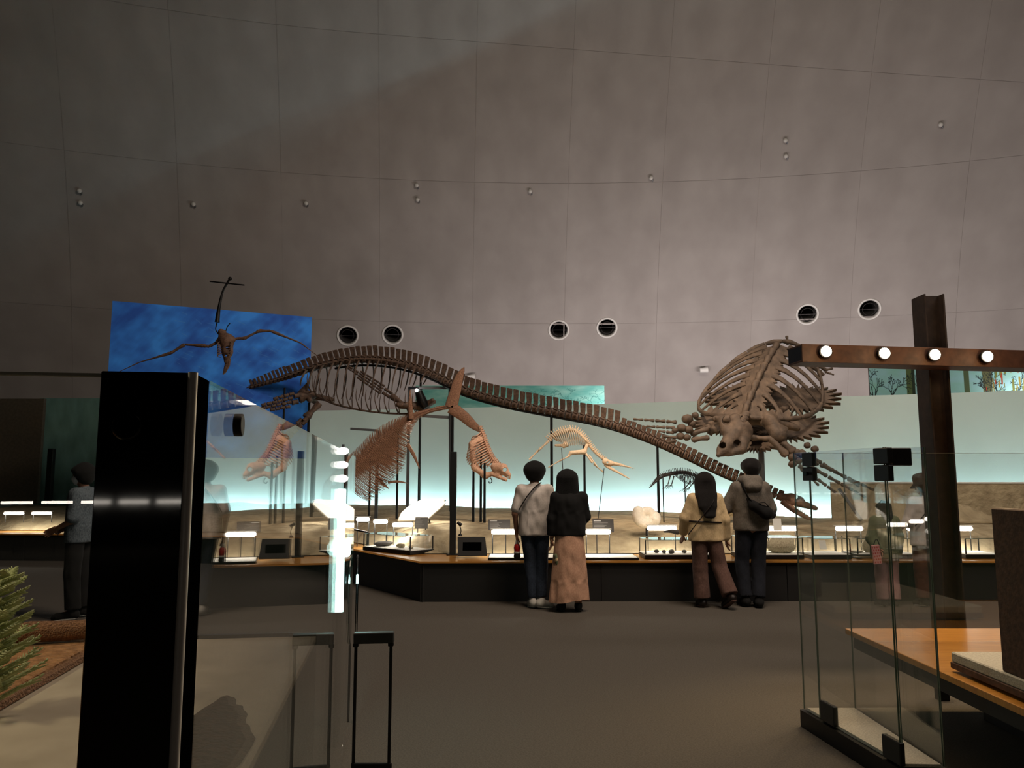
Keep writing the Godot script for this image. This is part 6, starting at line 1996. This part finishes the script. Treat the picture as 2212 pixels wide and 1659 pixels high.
func people() -> void:
	plain("skin", Color(0.62, 0.44, 0.34), 0.6)
	plain("eye_dark", Color(0.06, 0.045, 0.04), 0.2)
	grained("hair_black", Color(0.012, 0.010, 0.010), Color(0.055, 0.048, 0.045), 0.03, 6.0, 0.8, 0.8, Vector3(2.5, 0.35, 2.5))
	grained("hair_brown", Color(0.045, 0.028, 0.022), Color(0.12, 0.075, 0.055), 0.03, 6.0, 0.8, 0.8, Vector3(2.5, 0.35, 2.5))
	cloth("tee_white", Color(0.76, 0.72, 0.69), Color(0.86, 0.82, 0.79))
	cloth("denim", Color(0.11, 0.14, 0.19), Color(0.21, 0.26, 0.33))
	cloth("denim_dark", Color(0.045, 0.055, 0.085), Color(0.11, 0.13, 0.18))
	cloth("knit_black", Color(0.012, 0.011, 0.011), Color(0.035, 0.032, 0.032))
	cloth("skirt_pink", Color(0.70, 0.52, 0.42), Color(0.82, 0.66, 0.55))
	cloth("blouse_cream", Color(0.78, 0.67, 0.50), Color(0.90, 0.80, 0.63))
	cloth("slacks_brown", Color(0.30, 0.21, 0.18), Color(0.43, 0.32, 0.28))
	cloth("hoodie_grey", Color(0.36, 0.33, 0.30), Color(0.50, 0.47, 0.43))
	cloth("shirt_blue", Color(0.22, 0.26, 0.30), Color(0.50, 0.54, 0.56))
	cloth("jacket_olive", Color(0.34, 0.36, 0.26), Color(0.46, 0.48, 0.36))
	cloth("pants_pink", Color(0.62, 0.46, 0.44), Color(0.74, 0.58, 0.55))
	cloth("shorts_brown", Color(0.26, 0.13, 0.08), Color(0.38, 0.2, 0.13))
	plain("leather_brown", Color(0.10, 0.055, 0.04), 0.5)
	plain("sneaker_white", Color(0.80, 0.79, 0.76), 0.6)
	plain("toy_red", Color(0.72, 0.06, 0.05), 0.5)
	plain("mask_white", Color(0.86, 0.87, 0.88), 0.8)

	# man in the white T-shirt
	var j := joints({"al": Vector3(-0.02, 0.085, 0.05), "tl": Vector3(-0.05, 0.035, -0.10), "kl": Vector3(-0.05, 0.49, -0.02), "ar": Vector3(0.07, 0.085, 0.10), "tr": Vector3(0.17, 0.035, 0.01), "kr": Vector3(0.085, 0.49, 0.0),
		"el": Vector3(-0.235, 1.09, 0.03), "wl": Vector3(-0.215, 0.85, -0.06), "er": Vector3(0.225, 1.10, 0.05), "wr": Vector3(0.20, 0.87, 0.01)})
	var p := figure("person", "person in white T-shirt and jeans, seen from behind, holding a red toy", Vector3(0.27, 0, -9.50), 0.0, 1.70, j, M.skin)
	shirt(p, j, M.tee_white, 0.40, 0.86, 0.022, 0.015, "t_shirt")
	trousers(p, j, M.denim, 0.0, 0.012, "jeans")
	shoes(p, j, M.sneaker_white, M.sneaker_white)
	hair(p, j, M.hair_black, 1)
	strap(p, [Vector3(0.07, 1.45, 0.06), Vector3(0.0, 1.40, 0.125), Vector3(-0.10, 1.28, 0.145), Vector3(-0.19, 1.13, 0.10)], 0.019, M.knit_black, "bag_strap")
	var toy := thing("toy", "small red, white and black toy held by the person in the white T-shirt", "toy", at(1117, 1200, 9.53))
	var tp := at(1117, 1183, 9.53)
	part("red_body", Shape.new().lathe([Vector2(0.0001, -0.05), Vector2(0.034, -0.045), Vector2(0.04, 0.0), Vector2(0.03, 0.04), Vector2(0.0001, 0.045)], Transform3D(Basis(), tp), 12), M.toy_red, toy)
	part("white_band", Shape.new().tube([tp + Vector3(0, -0.062, 0), tp + Vector3(0, -0.045, 0)], 0.038, 12), M.sneaker_white, toy)
	part("black_base", Shape.new().tube([tp + Vector3(0, -0.125, 0), tp + Vector3(0, -0.10, 0), tp + Vector3(0, -0.062, 0)], [0.034, 0.042, 0.036], 12), M.knit_black, toy)
	for sg in [-1.0, 1.0]:
		part("white_loop", Shape.new().tube([tp + Vector3(sg * 0.018, 0.04, 0.0), tp + Vector3(sg * 0.010, 0.085, 0)], 0.008, 7), M.sneaker_white, toy)

	# woman in black
	j = joints({"head": Vector3(-0.02, 1.575, -0.03), "el": Vector3(-0.205, 1.10, 0.0), "wl": Vector3(-0.215, 0.88, -0.02), "er": Vector3(0.20, 1.13, -0.06), "wr": Vector3(0.13, 0.99, -0.22)})
	p = figure("person", "person in black sweater and long pink-beige skirt, seen from behind", Vector3(0.66, 0, -9.22), 0.0, 1.60, j, M.skin)
	shirt(p, j, M.knit_black, 0.97, 0.93, 0.030, 0.012, "sweater")
	var rings := []
	for i in 12:
		var t := i / 11.0
		var y := lerpf(0.98, 0.13, t)
		var rx := lerpf(0.155, 0.235, pow(t, 0.7))
		var rz := lerpf(0.115, 0.17, pow(t, 0.7))
		var ring := PackedVector3Array()
		for k in 40:
			var a := TAU * k / 40.0
			var w := 1.0 + 0.07 * t * sin(a * 7.0 + 0.8) + 0.04 * t * sin(a * 11.0 + t * 2.0)
			ring.append(Vector3(cos(a) * rx * w - 0.015 * t, y + (0.02 * sin(a * 2.0) * t), sin(a) * rz * w))
		rings.append(ring)
	part("skirt", Shape.new().loft(rings), M.skirt_pink, p, false)
	shoes(p, j, M.knit_black, M.knit_black, -0.006)
	hair(p, j, M.hair_black, 2)
	var bt := thing("can", "small patterned green can held by the person in the black sweater", "can", at(1203, 1222, 9.2))
	part("body", Shape.new().tube([at(1206, 1222, 9.15), at(1204, 1214, 9.15), at(1199, 1199, 9.15), at(1198, 1197, 9.15)], [0.022, 0.026, 0.026, 0.018], 12), M.jacket_olive, bt)
	part("band", Shape.new().tube([at(1203, 1211, 9.15), at(1201, 1206, 9.15)], 0.027, 12), M.blouse_cream, bt)

	# woman in the cream blouse, stepping
	j = joints({"kr": Vector3(0.16, 0.50, 0.02), "ar": Vector3(0.24, 0.16, 0.20), "tr": Vector3(0.20, 0.05, 0.06), "ur": Vector3(-0.2, 0.75, -0.6).normalized(), "kl": Vector3(-0.08, 0.49, -0.02), "al": Vector3(-0.07, 0.085, 0.0), "tl": Vector3(-0.08, 0.035, -0.15),
		"el": Vector3(-0.255, 1.12, -0.02), "wl": Vector3(-0.25, 0.92, -0.18), "er": Vector3(0.235, 1.10, 0.03), "wr": Vector3(0.265, 0.86, -0.02), "hip": Vector3(0.0, 0.95, 0)})
	p = figure("person", "person in cream blouse and wide brown trousers stepping away, long dark hair", Vector3(2.30, 0, -9.50), 0.0, 1.57, j, M.skin)
	shirt(p, j, M.blouse_cream, 0.94, 0.86, 0.035, 0.035, "blouse")
	trousers(p, j, M.slacks_brown, 0.015, 0.04)
	shoes(p, j, M.leather_brown, M.slacks_brown)
	hair(p, j, M.hair_brown, 3)
	strap(p, [Vector3(0.10, 1.46, 0.05), Vector3(0.06, 1.33, 0.175), Vector3(-0.06, 1.18, 0.195), Vector3(-0.16, 1.05, 0.17), Vector3(-0.24, 0.92, 0.08)], 0.018, M.leather_brown, "bag_strap")
	var belt := []
	for k in 25:
		var a := TAU * k / 24.0
		belt.append(Vector3(cos(a) * 0.225, 1.075 - 0.01 * cos(a), sin(a) * 0.15))
	part("belt", Shape.new().tube(belt, 0.012, 6), M.leather_brown, p, false)

	# man in the grey hoodie
	j = joints({"head": Vector3(0.02, 1.575, -0.03), "look": Vector3(-0.35, 0.05, -1), "el": Vector3(-0.28, 1.13, -0.05), "wl": Vector3(-0.34, 1.02, -0.27), "er": Vector3(0.24, 1.12, -0.03), "wr": Vector3(0.18, 1.02, -0.25), "al": Vector3(-0.10, 0.085, 0.02), "ar": Vector3(0.03, 0.085, 0.10), "kr": Vector3(0.07, 0.49, 0.0), "tr": Vector3(0.06, 0.035, -0.08), "kl": Vector3(-0.11, 0.49, -0.05)})
	p = figure("person", "person in grey hoodie with black sling bag, looking at the cases", Vector3(2.86, 0, -9.56), 0.0, 1.73, j, M.skin)
	shirt(p, j, M.hoodie_grey, 0.92, 0.90, 0.038, 0.01, "hoodie")
	nets_part(p, "hood", [[Vector3(-0.06, 1.45, 0.06), Vector3(0.06, 1.45, 0.06), 0.065, 0.065], [Vector3(-0.05, 1.38, 0.13), Vector3(0.05, 1.38, 0.13), 0.055, 0.055], [Vector3(-0.09, 1.46, -0.01), Vector3(-0.06, 1.44, 0.08), 0.045, 0.05], [Vector3(0.09, 1.46, -0.01), Vector3(0.06, 1.44, 0.08), 0.045, 0.05]], 0.012, 0.05, M.hoodie_grey)
	trousers(p, j, M.denim_dark, 0.012, 0.01, "jeans")
	shoes(p, j, M.knit_black, M.knit_black)
	hair(p, j, M.hair_brown, 4)
	nets_part(p, "sling_bag", [[Vector3(-0.02, 1.16, 0.19), Vector3(0.12, 1.08, 0.20), 0.055, 0.07], [Vector3(0.12, 1.08, 0.20), Vector3(0.20, 1.06, 0.14), 0.065, 0.05], [Vector3(-0.02, 1.16, 0.19), Vector3(-0.08, 1.24, 0.17), 0.045, 0.02]], 0.012, 0.04, M.knit_black)
	strap(p, [Vector3(-0.12, 1.46, 0.04), Vector3(-0.115, 1.36, 0.15), Vector3(-0.07, 1.24, 0.19), Vector3(0.02, 1.14, 0.22)], 0.022, M.knit_black, "sling_strap")
	strap(p, [Vector3(0.02, 1.19, 0.23), Vector3(0.09, 1.20, 0.245), Vector3(0.15, 1.14, 0.22)], 0.012, M.knit_black, "bag_handle")

	# masked visitor seen through the left glass, facing left
	j = joints({"look": Vector3(0, -0.12, -1), "wl": Vector3(-0.15, 0.99, -0.18), "el": Vector3(-0.21, 1.08, 0.02), "wr": Vector3(0.14, 1.0, -0.19), "er": Vector3(0.21, 1.08, 0.0)})
	p = figure("person", "masked person in dark patterned shirt seen through the left glass, facing left", Vector3(-4.72, 0, -8.75), PI / 2, 1.66, j, M.skin)
	shirt(p, j, M.shirt_blue, 0.45, 0.86, 0.03, 0.01)
	trousers(p, j, M.knit_black, 0.012, 0.02)
	shoes(p, j, M.knit_black, M.sneaker_white)
	hair(p, j, M.hair_black, 1)
	mask(p, j)
	# visitor in a dark hat beside the column, and a child
	j = joints({"look": Vector3(-0.7, -0.15, -1), "wl": Vector3(-0.18, 1.05, -0.24), "el": Vector3(-0.24, 1.10, 0.0)})
	p = figure("person", "person in dark bucket hat and white shirt behind the right glass", Vector3(4.95, 0, -9.56), 0.0, 1.52, j, M.skin)
	shirt(p, j, M.tee_white, 0.55, 0.82, 0.035, 0.02)
	trousers(p, j, M.shorts_brown, 0.02, 0.02)
	shoes(p, j, M.knit_black, M.sneaker_white)
	hair(p, j, M.hair_brown, 1)
	var f := face_frame(j)
	part("bucket_hat", Shape.new().lathe([Vector2(0.0001, 0.165), Vector2(0.08, 0.155), Vector2(0.105, 0.12), Vector2(0.112, 0.04), Vector2(0.165, -0.005), Vector2(0.168, -0.012), Vector2(0.105, 0.02), Vector2(0.0001, 0.03)], Transform3D(f * Basis(Vector3.RIGHT, -0.15), j.head + Vector3(0, 0.02, 0)), 24), M.knit_black, p, false)
	strap(p, [Vector3(0.12, 1.45, 0.05), Vector3(0.04, 1.36, 0.14), Vector3(-0.1, 1.2, 0.16), Vector3(-0.2, 1.05, 0.1)], 0.016, M.knit_black, "bag_strap")
	j = joints({"look": Vector3(-0.8, -0.1, -0.6), "head": Vector3(0, 1.55, -0.015), "wl": Vector3(-0.22, 0.92, 0.24), "el": Vector3(-0.25, 1.08, 0.06)})
	p = figure("person", "child in olive jacket and pink trousers with a dotted bag, behind the right glass", Vector3(4.46, 0, -9.58), 0.0, 1.24, j, M.skin)
	shirt(p, j, M.jacket_olive, 0.95, 0.80, 0.06, 0.03, "jacket")
	trousers(p, j, M.pants_pink, 0.02, 0.02)
	shoes(p, j, M.knit_black, M.sneaker_white, 0.004)
	hair(p, j, M.hair_brown, 2)
	mask(p, j)
	var hb := []
	var fb := face_frame(j)
	for k in 17:
		var a := PI * k / 16.0
		hb.append(j.head + fb * Vector3(cos(a) * 0.108, 0.03 + sin(a) * 0.115, -0.005))
	part("head_band", Shape.new().tube(hb, 0.02, 7, 0.5), M.knit_black, p, false)
	var im := Image.create(64, 128, false, Image.FORMAT_RGB8)
	im.fill(Color(0.86, 0.62, 0.60))
	for y in 128:
		for x in 64:
			var cx := fposmod(x + (10.5 if (y / 21) % 2 else 0.0), 21.0) - 10.5
			var cy := fposmod(y, 21.0) - 10.5
			if cx * cx + cy * cy < 42.0: im.set_pixel(x, y, Color(0.75, 0.25, 0.22))
	var dm := plain("dotted_cloth", Color.WHITE, 0.9)
	dm.albedo_texture = ImageTexture.create_from_image(im)
	var bag := thing("bag", "pink bag with red dots hanging beside the child", "bag", at(1893, 1218, 9.3))
	part("pouch", Shape.new().box(Transform3D(Basis(Vector3.BACK, 0.1), at(1893, 1198, 9.3)), Vector3(0.095, 0.22, 0.03), 0.006), dm, bag)
	part("handle", Shape.new().tube(spline([at(1887, 1178, 9.3), at(1893, 1164, 9.35), at(1900, 1178, 9.3)], 8), 0.006, 6), M.knit_black, bag)

func mask(o: Node3D, j: Dictionary) -> void:
	var f := face_frame(j)
	var h: Vector3 = j.head
	nets_part(o, "face_mask", [[h + f * Vector3(-0.03, -0.035, -0.062), h + f * Vector3(0.03, -0.035, -0.062), 0.042, 0.042], [h + f * Vector3(0, -0.03, -0.085), h + f * Vector3(0, -0.075, -0.065), 0.030, 0.035]], 0.008, 0.03, M.mask_white)
